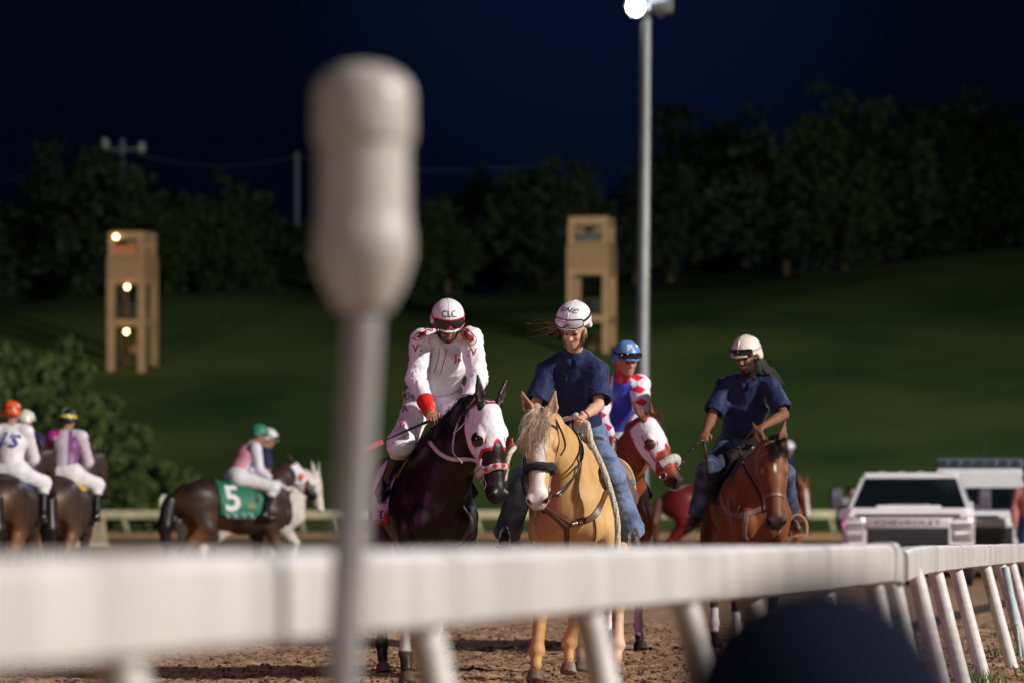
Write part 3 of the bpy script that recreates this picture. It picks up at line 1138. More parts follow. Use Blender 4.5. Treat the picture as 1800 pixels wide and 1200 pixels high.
class Horse:
    def __init__(s, name, label, pos, heading, coat, m=None, poll=None, face=0.0, pitch=65, roll=0.0, sc_=1.0, vox=0.010, group=None, legs=None,
                 mane=None, headlen=0.60, chest=1.0, ear=None, tail=True, neckw=1.0, girth=1.0, legw=1.0):
        """pos = ground point below the middle of the body; heading = degrees the body turns to the picture's right from facing the lens;
        poll = world point of the poll; face = same angle for the face; pitch = how far the face points down"""
        s.rz = math.atan2(-math.cos(R(heading)), math.sin(R(heading)))
        s.root = thing(name, label, 'horse', pos, s.rz, group)
        s.M = Matrix.Translation(V(pos)) @ Matrix.Rotation(s.rz, 4, 'Z')
        s.Mi = s.M.inverted()
        s.k = sc_
        K = sc_
        s.poll = s.Mi @ V(poll) if poll is not None else V((1.08, 0, 1.95)) * K
        hw = V((math.sin(R(face)), -math.cos(R(face)), 0))
        h = (s.Mi.to_3x3() @ hw).normalized()
        s.hf = (h * math.cos(R(pitch)) - V((0, 0, 1)) * math.sin(R(pitch))).normalized()     # poll to muzzle
        lat = V((0, 0, 1)).cross(h).normalized()                                            # horse's own left
        lat = Matrix.Rotation(R(roll), 3, s.hf) @ lat
        s.hs = lat
        s.hu = s.hf.cross(lat).normalized()                                                 # out of the forehead
        if s.hu.dot(h) < 0 and pitch > 20:
            s.hu = -s.hu
        if s.hu.z < 0 and pitch <= 20:
            s.hu = -s.hu
        s.hl = headlen / 0.60 * 1.0
        L = s.hl

        def H(f, l, u):
            return s.poll + (s.hf * f + s.hs * l + s.hu * u) * L
        s.H = H
        HS = tuple(s.hs)
        q = SDF()
        # trunk
        ch = chest
        st = [(-0.86, 1.22, .10, .15), (-0.72, 1.25, .235, .26), (-0.48, 1.27, .285, .30), (-0.2, 1.20, .285, .325), (0.1, 1.165, .30, .35),
              (0.36, 1.17, .275 * ch, .375), (0.55, 1.17, .235 * ch, .34), (0.70, 1.17, .175 * ch, .24)]
        st = [(a_, b_, c_ * girth, d_) for a_, b_, c_, d_ in st]
        for a, b in zip(st, st[1:]):
            q.ecap((a[0] * K, 0, a[1] * K), (b[0] * K, 0, b[1] * K), (a[2] * K, a[3] * K), (b[2] * K, b[3] * K), k=.06 * K)
        q.ell((0.38 * K, 0, 1.47 * K), (.22 * K, .07 * K, .13 * K), k=.08 * K)           # withers
        for sd in (-1, 1):
            q.ell((-0.58 * K, sd * .15 * K, 1.33 * K), (.24 * K, .15 * K, .20 * K), k=.06 * K)     # croup muscle
            q.ell((0.47 * K, sd * .19 * K, 1.16 * K), (.15 * K, .085 * K, .26 * K), k=.04 * K)     # shoulder
            q.ell((0.74 * K, sd * .105 * K * ch, 1.07 * K), (.10 * K, .10 * K * ch, .15 * K), k=.018 * K)   # breast muscle
            q.ell((0.62 * K, sd * .20 * K * ch, 1.02 * K), (.10 * K, .075 * K, .14 * K), k=.035 * K)
        # neck
        B = V((0.50, 0, 1.30)) * K
        Pn = H(0.02, 0, -0.075)
        mid = B.lerp(Pn, 0.5) + V((0.04, 0, 0.045)) * K
        n1 = B.lerp(Pn, 0.25) + V((0.03, 0, 0.02)) * K
        n3 = B.lerp(Pn, 0.78) + V((0.02, 0, 0.045)) * K
        nw = neckw
        S_ = (0, 1, 0)
        side2 = tuple((V((0, 1, 0)) + s.hs).normalized()) if s.hs.y > -0.5 else S_
        for a, b, ra, rb, sv in ((B, n1, (.20, .32), (.155, .255), S_), (n1, mid, (.155, .255), (.115, .195), S_), (mid, n3, (.115, .195), (.088, .15), side2),
                                 (n3, Pn, (.088, .15), (.078, .115), HS)):
            q.ecap(a, b, (ra[0] * K * nw, ra[1] * K), (rb[0] * K * nw, rb[1] * K), sv, k=.05 * K, tag=0)
        # legs
        lg = dict(fl=(0, 0, 0), fr=(0, 0, 0), hl=(0, 0, 0), hr=(0, 0, 0))
        lg.update(legs or {})
        s.feet = {}
        for nm, sd, fr in (('fl', 1, True), ('fr', -1, True), ('hl', 1, False), ('hr', -1, False)):
            dx, lift = lg[nm][:2]
            dy = lg[nm][2] if len(lg[nm]) > 2 else 0
            lt = legw
            y = sd * .165 * K
            if fr:
                sh, el = V((.50, sd * .19, 1.12)), V((.46, sd * .18, .90))
                kn = V((.50 + dx * .55, sd * .165, .52 + lift * .5))
                fe = V((.49 + dx * .95 - lift * .5, sd * .155, .20 + lift))
                ho = V((.56 + dx - lift * .9, sd * .155, .035 + lift))
                R_ = [(.115, .16), (.090, .125), (.056, .062), (.040, .045)]
            else:
                sh, el = V((-.58, sd * .15, 1.18)), V((-.48 + dx * .15, sd * .19, .90))
                kn = V((-.80 + dx * .45, sd * .15, .56 + lift * .5))
                fe = V((-.76 + dx * .95 - lift * .4, sd * .15, .20 + lift))
                ho = V((-.69 + dx - lift * .5, sd * .15, .035 + lift))
                R_ = [(.15, .24), (.115, .155), (.05, .068), (.040, .045)]
            kn.y += dy * .6
            fe.y += dy
            ho.y += dy
            sh, el, kn, fe, ho = (v * K for v in (sh, el, kn, fe, ho))
            R_ = R_[:2] + [(a_ * lt, b_ * lt) for a_, b_ in R_[2:]]
            sz = lambda r: (r[0] * K, r[1] * K)
            q.ecap(sh, el, sz(R_[0]), sz(R_[1]), k=.05 * K)
            m_ = el.lerp(kn, .62)
            q.ecap(el, m_, sz(R_[1]), sz((R_[1][0] * .58, R_[1][1] * .58)), k=.03 * K)
            q.ecap(m_, kn, sz((R_[1][0] * .58, R_[1][1] * .58)), sz(R_[2]), k=.03 * K)
            q.ell(kn, (R_[2][1] * K, R_[2][0] * 1.06 * K, .066 * K), k=.02 * K)
            cn = kn.lerp(fe, .5)
            q.ecap(kn.lerp(fe, .12), cn, sz((.044 * lt, .050 * lt)), sz((.033 * lt, .039 * lt)), k=.02 * K, tag=2)
            q.ecap(cn, fe, sz((.033 * lt, .039 * lt)), sz((.041 * lt, .046 * lt)), k=.015 * K, tag=2)
            q.ell(fe, (.050 * K * lt, .047 * K * lt, .046 * K * lt), k=.015 * K, tag=2)
            pa = fe.lerp(ho, .62)
            q.ecap(fe, pa, sz((.037, .038)), sz((.038, .040)), k=.015 * K, tag=2)
            q.cone(pa.lerp(ho, .45) + V((.008, 0, .0)) * K, ho + V((.020, 0, -.038)) * K, sz((.046, .050)), sz((.062, .068)), k=.010 * K, tag=3)
            s.feet[nm] = (kn, fe, ho)
        # head
        hp = []

        def he(a, b, ra, rb, k=.025, tag=1):
            hp.append(('c', H(*a), H(*b), (ra[0] * L, ra[1] * L), (rb[0] * L, rb[1] * L), HS, k * L, tag))

        HM = np.array([[s.hf[i], s.hs[i], s.hu[i]] for i in range(3)])

        def hl_(c, r, k=.02, tag=1, mode=1):
            hp.append(('e', H(*c), tuple(x * L for x in r), HM, k * L, tag, mode))
        he((0.02, 0, -.045), (.13, 0, -.052), (.078, .085), (.096, .092), .03)
        he((.13, 0, -.052), (.25, 0, -.058), (.096, .092), (.080, .082), .03)
        he((.25, 0, -.058), (.40, 0, -.060), (.080, .082), (.053, .063), .03)
        he((.40, 0, -.060), (.52, 0, -.062), (.056, .063), (.066, .058), .03)
        he((.03, 0, .012), (.36, 0, -.012), (.050, .030), (.026, .022), .03)             # flat of the face
        he((.34, 0, -.010), (.50, 0, -.022), (.028, .018), (.030, .02), .02)
        for sd in (-1, 1):
            hl_((.14, sd * .052, -.135), (.115, .036, .090), .03)                        # cheek
            hl_((.165, sd * .085, -.012), (.045, .022, .022), .018)                      # brow
            he((.22, sd * .066, -.055), (.38, sd * .046, -.05), (.014, .010), (.010, .008), .012)   # cheekbone ridge
            hl_((.535, sd * .044, -.034), (.036, .028, .032), .016)                      # nostril
            hl_((.19, sd * .096, -.036), (.030, .014, .020), .008, 1, -1)                # eye socket
            hl_((.562, sd * .054, -.026), (.026, .015, .018), .006, 4, -1)
        he((.20, 0, -.155), (.47, 0, -.115), (.045, .040), (.032, .025), .03)            # jaw
        hl_((.50, 0, -.118), (.045, .040, .026), .015)                                   # chin
        hl_((.56, 0, -.07), (.030, .046, .032), .02)                                     # upper lip
        s.hp = hp
        for e in hp:
            if e[0] == 'c':
                q.ecap(e[1], e[2], e[3], e[4], e[5], k=e[6], tag=e[7])
            else:
                q.ell(e[1], e[2], M=e[3], k=e[4], tag=e[5], mode=e[6])
        # ears
        er = ear or ((.10, .21, .02), (.10, .21, .02))
        for sd, (lx, up, bk) in ((-1, er[0]), (1, er[1])):
            a, b = H(.01, sd * .055, .005), H(.0 - up, sd * lx, .01 + bk)
            m_ = a.lerp(b, .45)
            fac = (s.hu + s.hs * sd * .5).normalized()
            sdv = tuple(fac.cross((b - a).normalized()))
            q.ecap(a, m_, (.027 * L, .022 * L), (.036 * L, .018 * L), sdv, k=.012 * L, tag=5)
            q.ecap(m_, b, (.036 * L, .018 * L), (.007 * L, .006 * L), sdv, k=.008 * L, tag=5)
            c0 = a.lerp(b, .25) + fac * .020 * L
            c1 = a.lerp(b, .82) + fac * .013 * L
            q.ecap(c0, c1, (.022 * L, .014 * L), (.006 * L, .006 * L), sdv, k=.006 * L, tag=6, mode=-1)
        s.q = q
        pts, fc, tg = q.mesh(vox * K)
        if vox < 0.013:
            me0 = np_mesh('t', pts, fc)
            nn = np.empty(len(pts) * 3, np.float32)
            me0.vertices.foreach_get('normal', nn)
            bpy.data.meshes.remove(me0)
            d = fbm(pts, 2.2, 3) * .0035
            s0 = (pts[:, 0] > 0.3 * K) & (tg == 0)
            d += np.where(s0, np.abs(fbm(pts * np.array([1, 1, .35]), 3.2, 9)) * -.004, 0)
            pts = pts + nn.reshape(-1, 3) * d[:, None]
        me = np_mesh('body', pts, fc)
        hd = (pts - np.array(s.poll)) / L
        hx = np.stack([hd @ np.array(s.hf), hd @ np.array(s.hs), hd @ np.array(s.hu)], 1)
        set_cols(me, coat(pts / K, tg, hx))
        m = m or M_coat
        s.body = link('body', me, m, s.root)
        s.bvh = BVHTree.FromPolygons(pts.tolist(), fc.tolist())
        for sd in (-1, 1):
            b = MB()
            b.ball(H(.19, sd * .081, -.034), tuple(x * L for x in (.022, .013, .019)), Matrix((s.hf, s.hs, s.hu)).transposed())
            b.build('eye', M_eye, s.root)
        s.hairm = mane
        s.mid, s.n1, s.n3 = mid, n1, n3
        s.coatf = coat
        if tail:
            s.tail()

    def head_sdf(s, neck=False):
        q = SDF()
        for e in s.hp:
            if e[0] == 'c':
                q.ecap(e[1], e[2], e[3], e[4], e[5], k=e[6], tag=e[7])
            elif e[6] > 0:
                q.ell(e[1], e[2], M=e[3], k=e[4], tag=e[5], mode=e[6])
        if neck:
            q.ecap(s.n3, s.H(.02, 0, -.075), (.088 * s.k, .15 * s.k), (.078 * s.k, .115 * s.k), tuple(s.hs), k=.05)
        return q

    def strands(s, name, m, roots, fn, n, r=0.004, seg=6, parent=None, seed=0):
        rr = random.Random(seed)
        b = MB()
        for _ in range(n):
            p = roots(rr)
            pts = spline(fn(p, rr), 3)
            k = len(pts)
            t_ = (pts[-1] - pts[0]).normalized()
            for _q in range(10):
                off = V((rr.gauss(0, 1), rr.gauss(0, 1), rr.gauss(0, 1)))
                off = (off - t_ * off.dot(t_)) * .008
                o2 = V((rr.gauss(0, 1), rr.gauss(0, 1), rr.gauss(0, 1))) * .003
                cut = k - rr.choice((0, 0, 1, 2, 3))
                w_ = rr.uniform(0, 6)
                pp_ = [p_ + off * (1.0 + .8 * math.sin(i / k * 3)) + o2 * (i / k) ** 2 + off * .2 * math.sin(i * .8 + w_) for i, p_ in enumerate(pts[:cut])]
                kk = len(pp_)
                b.tube(pp_, [r * (1 - 0.85 * (i / (kk - 1)) ** 1.5) * (0.7 + .5 * rr.random()) for i in range(kk)], 3, caps=False)
        return b.build(name, m, parent or s.root)

    def tail(s):
        K = s.k
        q = SDF()
        q.ecap((-.86 * K, 0, 1.40 * K), (-.99 * K, 0, 1.22 * K), .045 * K, .07 * K, k=.03)
        q.ecap((-.99 * K, 0, 1.26 * K), (-1.06 * K, 0, .92 * K), (.10 * K, .10 * K), (.12 * K, .11 * K), k=.03)
        q.ecap((-1.06 * K, 0, .92 * K), (-1.03 * K, 0, .50 * K), (.12 * K, .10 * K), (.045 * K, .03 * K), k=.03)
        sdf_obj('tail', q, .016 * K, s.hairm or M_hair_dark, s.root, wob=lambda p: fbm(p * np.array([1, 1, .1]), 5, 2) * .012)

    def mane(s, side=1, n=420, length=.26, seed=0, r=.0026, t0=0.0, t1=1.0, m=None):
        """hair falling from the crest to one side"""
        K = s.k
        crest = spline([V((.38, 0, 1.60)) * K, s.n1 + V((-.09, 0, .22)) * K, s.mid + V((-.075, 0, .165)) * K, s.n3 + V((-.06, 0, .115)) * K, s.H(.0, 0, .02)], 8)

        def roots(rr):
            t = t0 + (t1 - t0) * rr.random()
            i = t * (len(crest) - 1)
            j = min(int(i), len(crest) - 2)
            p = crest[j].lerp(crest[j + 1], i - j)
            co, no, _, _ = s.bvh.find_nearest(p)
            return co

        def fn(p, rr):
            lx = side * (.05 + .05 * rr.random())
            L = length * (.6 + .6 * rr.random())
            pts = [p]
            for i in range(1, 5):
                t = i / 4
                c = p + V((rr.uniform(-.02, .04) * t, lx * (t ** .6) * 1.3, .028 * math.sin(t * 3.14) - L * t * t * .9 - L * .1 * t))
                co, no, _, d = s.bvh.find_nearest(c)
                if (c - co).dot(no) < .012:
                    c = co + no * (.012 + .006 * rr.random())
                pts.append(c)
            return pts
        return s.strands('mane', m or s.hairm, roots, fn, n, r, seed=seed)

    def forelock(s, n=160, length=.30, seed=0, r=.0022, spread=.06, sway=0.0, m=None):
        def roots(rr):
            p = s.H(rr.uniform(-.05, .045), rr.gauss(0, .024), .06)
            co, no, _, _ = s.bvh.find_nearest(p)
            return co + no * .003

        def fn(p, rr):
            L = length * (.55 + .6 * rr.random())
            dx = rr.gauss(sway, spread)
            pts = [p]
            for i in range(1, 5):
                t = i / 4
                c = p + s.hf * L * t + s.hs * dx * math.sin(t * 1.9) + s.hu * (.035 * math.sin(t * 3.14) - .01 * t)
                co, no, _, d = s.bvh.find_nearest(c)
                if (c - co).dot(no) < .008:
                    c = co + no * (.009 + .008 * rr.random())
                pts.append(c)
            return pts
        return s.strands('forelock', m or s.hairm, roots, fn, n, r, seed=seed + 50)

    def snap(s, p, off):
        co, no, _, _ = s.bvh.find_nearest(V(p))
        return co + no * off, no

    def push(s, p, r):
        co, no, _, d = s.bvh.find_nearest(p)
        if (p - co).dot(no) < r:
            return co + no * r
        return p

    def clear(s, pts, r, world=False):
        out = []
        for p in pts:
            q_ = s.Mi @ p if world else p
            q_ = s.push(q_, r)
            out.append(s.M @ q_ if world else q_)
        return out

    def strap(s, name, pts, m, wd=.02, th=.004, off=.004, closed=False, n=6, parent=None, snap=True, r_round=None):
        """flat band laid on the coat through pts (local)"""
        pts = spline(list(pts) + ([pts[0], pts[1]] if closed else []), n)
        if closed:
            pts = pts[:-n]
        b = MB()
        P_, N_ = [], []
        for p in pts:
            if snap:
                c, no = s.snap(p, off)
            else:
                c, no = V(p), s.snap(p, 0)[1]
            P_.append(c)
            N_.append(no)
        for _r in range(3):
            P_ = [P_[i] if i in (0, len(P_) - 1) else (P_[i - 1] + P_[i] * 2 + P_[i + 1]) / 4 for i in range(len(P_))]
            if snap:
                P_ = [s.push(p, off) for p in P_]
        s.last = P_
        k = 0
        for i, p in enumerate(P_):
            t = (P_[min(i + 1, len(P_) - 1)] - P_[max(i - 1, 0)]).normalized()
            no = (N_[i] - t * N_[i].dot(t)).normalized()
            sd = t.cross(no)
            for a, c in ((-1, 0), (-.75, 1), (.75, 1), (1, 0), (.9, -.6), (-.9, -.6)):
                b.v.append(tuple(p + sd * a * wd / 2 + no * c * th))
            if i:
                for j in range(6):
                    b.f.append(((i - 1) * 6 + j, (i - 1) * 6 + (j + 1) % 6, i * 6 + (j + 1) % 6, i * 6 + j))
                    b.mi.append(0)
        return b.build(name, m, parent or s.root)

    def ring(s, f, wd, m, name='noseband', off=.004, th=.004, tilt=0.0, lump=0.0, a0=0, a1=360, parent=None, u0=-.06, n=16):
        pts = []
        for i in range(n if a1 - a0 >= 360 else n + 1):
            a = R(a0 + (a1 - a0) * i / n)
            u = math.cos(a)
            pts.append(s.H(f + tilt * u, math.sin(a) * .16, u0 + u * .16))
        if lump:
            base = []
            for p in spline(pts + [pts[0]] if a1 - a0 >= 360 else pts, 4):
                c, no = s.snap(p, lump * .55)
                base.append(c)
            b = MB()
            b.tube(base, lump, 10)
            return b.build(name, m, parent or s.root)
        return s.strap(name, pts, m, wd, th, off, closed=(a1 - a0 >= 360), n=3, parent=parent)

    def bridle(s, m, nose=.36, wd=.020, brow=True, noseband=True, bit=True, parent=None):
        br = s.strap('bridle', [s.H(.04, 0, -.25) * .0 + s.H(-.01, -.075, -.03), s.H(-.035, 0, .03), s.H(-.01, .075, -.03)], m, wd)
        for sd in (-1, 1):
            s.strap('cheek_strap', [s.H(-.01, sd * .09, -.03), s.H(.10, sd * .13, -.055), s.H(.26, sd * .11, -.075), s.H(.44, sd * .09, -.09)], m, wd * .85, parent=br)
            s.strap('throat_latch', [s.H(-.01, sd * .09, -.05), s.H(.06, sd * .12, -.15), s.H(.09, sd * .05, -.26), s.H(.09, 0, -.28)], m, wd * .7, parent=br)
        if brow:
            s.strap('browband', [s.H(.05, -.12, -.03), s.H(.06, -.07, .06), s.H(.065, 0, .09), s.H(.06, .07, .06), s.H(.05, .12, -.03)], m, wd, parent=br)
        if noseband:
            s.ring(nose, wd * 1.1, m, parent=br)
        if bit:
            for sd in (-1, 1):
                c, no = s.snap(s.H(.455, sd * .1, -.095), .012)
                b = MB()
                ring_ = [c + (s.hf * math.cos(a) + s.hu * math.sin(a)) * .032 for a in [i * math.pi / 7 for i in range(15)]]
                b.tube(ring_, .0045, 6, caps=False)
                b.build('bit_ring', M_metal, br)
        return br

    def hood(s, m_cloth, m_trim, front=.30, cup='black', rim=None, cheek=-.17, vox=.0065, parent=None, cupm=None):
        L = s.hl
        q = s.head_sdf(True)
        o, f_, l_, u_ = (np.array(v) for v in (s.poll, s.hf, s.hs, s.hu))

        def co(X, Y, Z):
            x, y, z = (X - o[0]) / L, (Y - o[1]) / L, (Z - o[2]) / L
            return (x * f_[0] + y * f_[1] + z * f_[2], x * l_[0] + y * l_[1] + z * l_[2], x * u_[0] + y * u_[1] + z * u_[2])

        def edge(f, l, u):
            # front edge runs down the face in an arch and back along the jaw
            return f - (front + 0.10 * np.clip((-.02 - u) / .12, 0, 1.3) * 1.0 - .05 * np.clip(1 - (l / .04) ** 2, 0, 1) * (u > -.03))

        def clip(F, X, Y, Z):
            f, l, u = co(X, Y, Z)
            F = np.maximum(F, edge(f, l, u) * L)
            F = np.maximum(F, (-.035 - f) * L)
            F = np.maximum(F, (cheek - u) * L)
            ex = np.sqrt(((f - .19) / 1.25) ** 2 + (u + .035) ** 2 + 0 * l) - .034
            F = np.maximum(F, -np.maximum(ex, .05 - np.abs(l)) * L)
            return F
        pts, fc, tg = q.mesh(vox, grow=.007, clip=clip)
        me = np_mesh('hood', pts, fc)
        f, l, u = co(pts[:, 0], pts[:, 1], pts[:, 2])
        e = edge(f, l, u)
        band = (e > -.020) | (f < -.018) | (u < cheek + .014)
        bw = np.maximum(np.maximum(smooth01((e + .024) / .005), smooth01((-.012 - f) / .004)), smooth01((cheek + .016 - u) / .004))
        w0 = m_cloth.node_tree.nodes['Principled BSDF']
        set_cols(me, mixc(np.tile(np.array((.78, .76, .82)), (len(pts), 1)), (.50, .012, .03), bw))
        h = link('hood', me, mat('hood_cloth', rough=.65, attr=True, bump=.5, bs=26, sheen=.15), s.root)
        for sd in (-1, 1):
            c = s.H(.19, sd * .083, -.035)
            ax = (s.hs * sd * .93 + s.hu * .30).normalized()
            MM = ax.to_track_quat('Z', 'Y').to_matrix()
            b = MB()
            b.lathe([(.056 * L, -.004), (.062 * L, .004), (.062 * L, .010), (.048 * L, .014)], 20, c - ax * .008, ax)
            rm = b.build('eye_cup_rim', m_trim if rim is None else rim, h)
            b = MB()
            b.lathe([(.047 * L, 0), (.046 * L, .022), (.040 * L, .036), (.024 * L, .046), (.004, .049)], 20, c - ax * .003, ax)
            b.build('eye_cup', cupm or M_eye, h)
        return h

    def world(s, p):
        return s.M @ V(p)


def noisef(p, s_, seed):
    return fbm(p, s_, seed)


def coat_palomino(p, tg, hx):
    c = np.tile(np.array([.57, .345, .135]), (len(p), 1))
    n = noisef(p, .7, 3)
    c = c * (1 + .10 * n[:, None])
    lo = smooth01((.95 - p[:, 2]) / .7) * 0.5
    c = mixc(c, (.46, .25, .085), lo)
    f, l, u = hx.T
    head = (tg == 1) | (tg == 4)
    # blaze widening to a pink muzzle
    wdt = .020 + .020 * smooth01((f - .12) / .12) + .030 * smooth01((f - .40) / .12) + .006 * np.sin(f * 40)
    bl = smooth01((wdt - np.abs(l)) / .016 + .5) * smooth01((u + .055 + .02 * smooth01((f - .4) / .1)) / .03) * smooth01((f - .05) / .06) * head
    c = mixc(c, (.80, .74, .68), bl)
    mz = smooth01((f - .47 + .3 * np.clip(-u - .06, 0, 1)) / .06) * head
    c = mixc(c, (.58, .40, .36), mz * .85)
    c = mixc(c, (.72, .64, .58), mz * bl * .7)
    lipd = smooth01((f - .47) / .04) * smooth01((-.075 - u) / .03) * head
    c = mixc(c, (.22, .14, .13), lipd * .8)
    c = mixc(c, (.12, .05, .045), (tg == 4) * 1.0)
    eye = smooth01((.045 - np.sqrt((f - .19) ** 2 + (u + .036) ** 2)) / .02) * (np.abs(l) > .05) * head
    c = mixc(c, (.20, .10, .05), eye * .7)
    c = mixc(c, (.40, .20, .07), (tg == 5) * .6)
    c = mixc(c, (.17, .095, .05), (tg == 6) * 1.0)
    # markings of the legs: near pastern white, rest dusty
    leg = (p[:, 2] < .30) * (p[:, 0] > 0) * (p[:, 1] > 0)
    c = mixc(c, (.78, .72, .68), leg * smooth01((.17 - p[:, 2]) / .03))
    leg2 = (p[:, 0] < 0) * smooth01((.45 - p[:, 2]) / .05)
    c = mixc(c, (.62, .46, .34), leg2 * .8)
    dust = smooth01((.16 - p[:, 2]) / .12) * ~(leg > 0)
    c = mixc(c, (.22, .13, .08), dust * .7)
    c = mixc(c, (.10, .07, .055), (tg == 3) * .8)
    return c


def coat_dark(base=(.020, .010, .010), tan=(.10, .045, .02), muz=(.012, .009, .010), amount=.5, socks=()):
    def f_(p, tg, hx):
        c = np.tile(np.array(base), (len(p), 1)) * (1 + .12 * noisef(p, .8, 5)[:, None])
        n = smooth01(noisef(p, .5, 8) * .9 + .25)
        flank = smooth01((1.30 - p[:, 2] + .16 * (p[:, 0] < -.5)) / .25) * smooth01((p[:, 2] - .55) / .2)
        c = mixc(c, tan, n * flank * amount)
        head = (tg == 1) | (tg == 4)
        c = mixc(c, muz, smooth01((hx[:, 0] - .40) / .12) * head)
        c = mixc(c, (.004, .003, .003), (tg == 4) * 1.0)
        c = mixc(c, (.05, .03, .025), (tg == 6) * .8)
        for (sx_, sy_, h0) in socks:
            k = (p[:, 0] * sx_ > 0) * (p[:, 1] * sy_ > 0) * smooth01((h0 - p[:, 2]) / .02) * smooth01((p[:, 2] - .21 + .15 * (hx[:, 0] * 0)) / .015)
            c = mixc(c, (.72, .66, .64), k)
            c = mixc(c, (.5, .02, .03), k * smooth01((.008 - np.abs(p[:, 2] - h0 + .045)) / .004))
        c = mixc(c, (.13, .085, .07), (tg == 3) * .9)
        return c
    return f_


def coat_bay(base=(.17, .060, .020), dark=(.02, .012, .01), star=True, muz=(.02, .012, .012), socks=True, blaze=False, legs=True):
    def f_(p, tg, hx):
        c = np.tile(np.array(base), (len(p), 1)) * (1 + .15 * noisef(p, .8, 5)[:, None])
        f, l, u = hx.T
        head = (tg == 1) | (tg == 4)
        top = smooth01(noisef(p, .6, 2) * .6)
        c = mixc(c, (base[0] * .45, base[1] * .4, base[2] * .4), top * .6)
        c = mixc(c, muz, smooth01((f - .44) / .10) * head * .9)
        if star:
            st = smooth01((.016 - np.sqrt(((l - .004) * 1.1) ** 2 + ((f - .165 - l * .9) * .42) ** 2)) / .008) * (u > -.02) * head
            c = mixc(c, (.75, .68, .6), st)
        if blaze:
            bl = smooth01((.030 + .03 * (f - .2) - np.abs(l)) / .012) * smooth01((u + .05) / .02) * smooth01((f - .06) / .04) * head
            c = mixc(c, (.78, .72, .68), bl)
        if legs:
            c = mixc(c, dark, smooth01((.62 - p[:, 2]) / .16) * (tg != 1))
        if socks:
            c = mixc(c, (.75, .70, .70), smooth01((.34 - p[:, 2]) / .02) * smooth01((p[:, 2] - .12) / .02) * (tg != 1) * (tg != 3))
        c = mixc(c, (.004, .003, .003), (tg == 4) * 1.0)
        c = mixc(c, (.09, .045, .03), (tg == 6) * .8)
        return c
    return f_


def coat_plain(base, leg=None):
    def f_(p, tg, hx):
        c = np.tile(np.array(base), (len(p), 1)) * (1 + .15 * noisef(p, .8, 5)[:, None])
        if leg:
            c = mixc(c, leg, smooth01((.6 - p[:, 2]) / .1) * (tg != 1))
        return c
    return f_


def saddle_cloth(hs, label, m, x0=-.30, x1=.42, drop=62, trim=None, off=.012, th=.006, cat='saddle cloth', name='saddle_cloth', a_l=None, a_r=None, group=None):
    """cloth draped over the back: rays are shot at the trunk from round its axis"""
    K = hs.k
    nx_, na = 22, 40
    al, ar = a_l or drop, a_r or drop
    vs = []
    for i in range(nx_ + 1):
        x = (x0 + (x1 - x0) * i / nx_) * K
        for j in range(na + 1):
            a = R(-ar + (al + ar) * j / na)
            d = V((0, math.sin(a), math.cos(a)))
            o_ = V((x, 0, 1.18 * K))
            hit = hs.bvh.ray_cast(o_ + d * 1.0, -d)
            rr_ = .36 * K
            if hit[0] is not None:
                rr_ = (hit[0] - o_).length
            vs.append((o_, d, rr_))
    # smooth the radii, widen towards the hem so that it hangs free
    rad = np.array([v[2] for v in vs]).reshape(nx_ + 1, na + 1)
    for _ in range(3):
        pdd = np.pad(rad, 1, mode='edge')
        rad = np.maximum(rad, (pdd[:-2, 1:-1] + pdd[2:, 1:-1] + pdd[1:-1, :-2] + pdd[1:-1, 2:]) / 4)
    b = MB()
    pt = []
    for i in range(nx_ + 1):
        for j in range(na + 1):
            o_, d, _ = vs[i * (na + 1) + j]
            e = abs(-ar + (al + ar) * j / na) / 60
            pt.append(o_ + d * (rad[i, j] + off + .012 * max(0, e - .9) + .004 * math.sin(i * .8) * e))
    root = hs.M
    b.add([root @ p for p in pt], [(i * (na + 1) + j, i * (na + 1) + j + 1, (i + 1) * (na + 1) + j + 1, (i + 1) * (na + 1) + j) for i in range(nx_) for j in range(na)],
          )
    if trim is not None:
        for i in range(nx_):
            for j in range(na):
                if i in (0, nx_ - 1) or j in (0, na - 1):
                    b.mi[i * na + j] = 1
    bvh = BVHTree.FromPolygons(b.v, b.f)
    o = b.build(name, [m] + ([trim] if trim is not None else []), smooth=True)
    md = o.modifiers.new('solid', 'SOLIDIFY')
    md.thickness = th
    md.offset = 1
    tag(o, label, cat, group)
    return o, bvh


def decal(text, bvh, c, right, up, size, m, parent=None, name='lettering', off=.003, shear=0, xs=1.0, bold=0.0, me=None, inv=None, rot=0):
    """flat lettering laid on a surface: c, right and up in the surface's own space"""
    me = me or text_mesh(text, size, 0.0006, shear, xs, bold)
    right, up = V(right).normalized(), V(up)
    up = (up - right * up.dot(right)).normalized()
    out = right.cross(up)
    if rot:
        M_ = Matrix.Rotation(R(rot), 3, out)
        right, up = M_ @ right, M_ @ up
    inv = inv or Matrix.Identity(4)
    for v in me.vertices:
        p = V(c) + right * v.co.x + up * v.co.y
        hit = bvh.ray_cast(p + out * .25, -out)
        q_ = hit[0] if hit[0] is not None else p
        v.co = inv @ (q_ + out * (off + v.co.z))
    return link(name, me, m, parent, smooth=False)
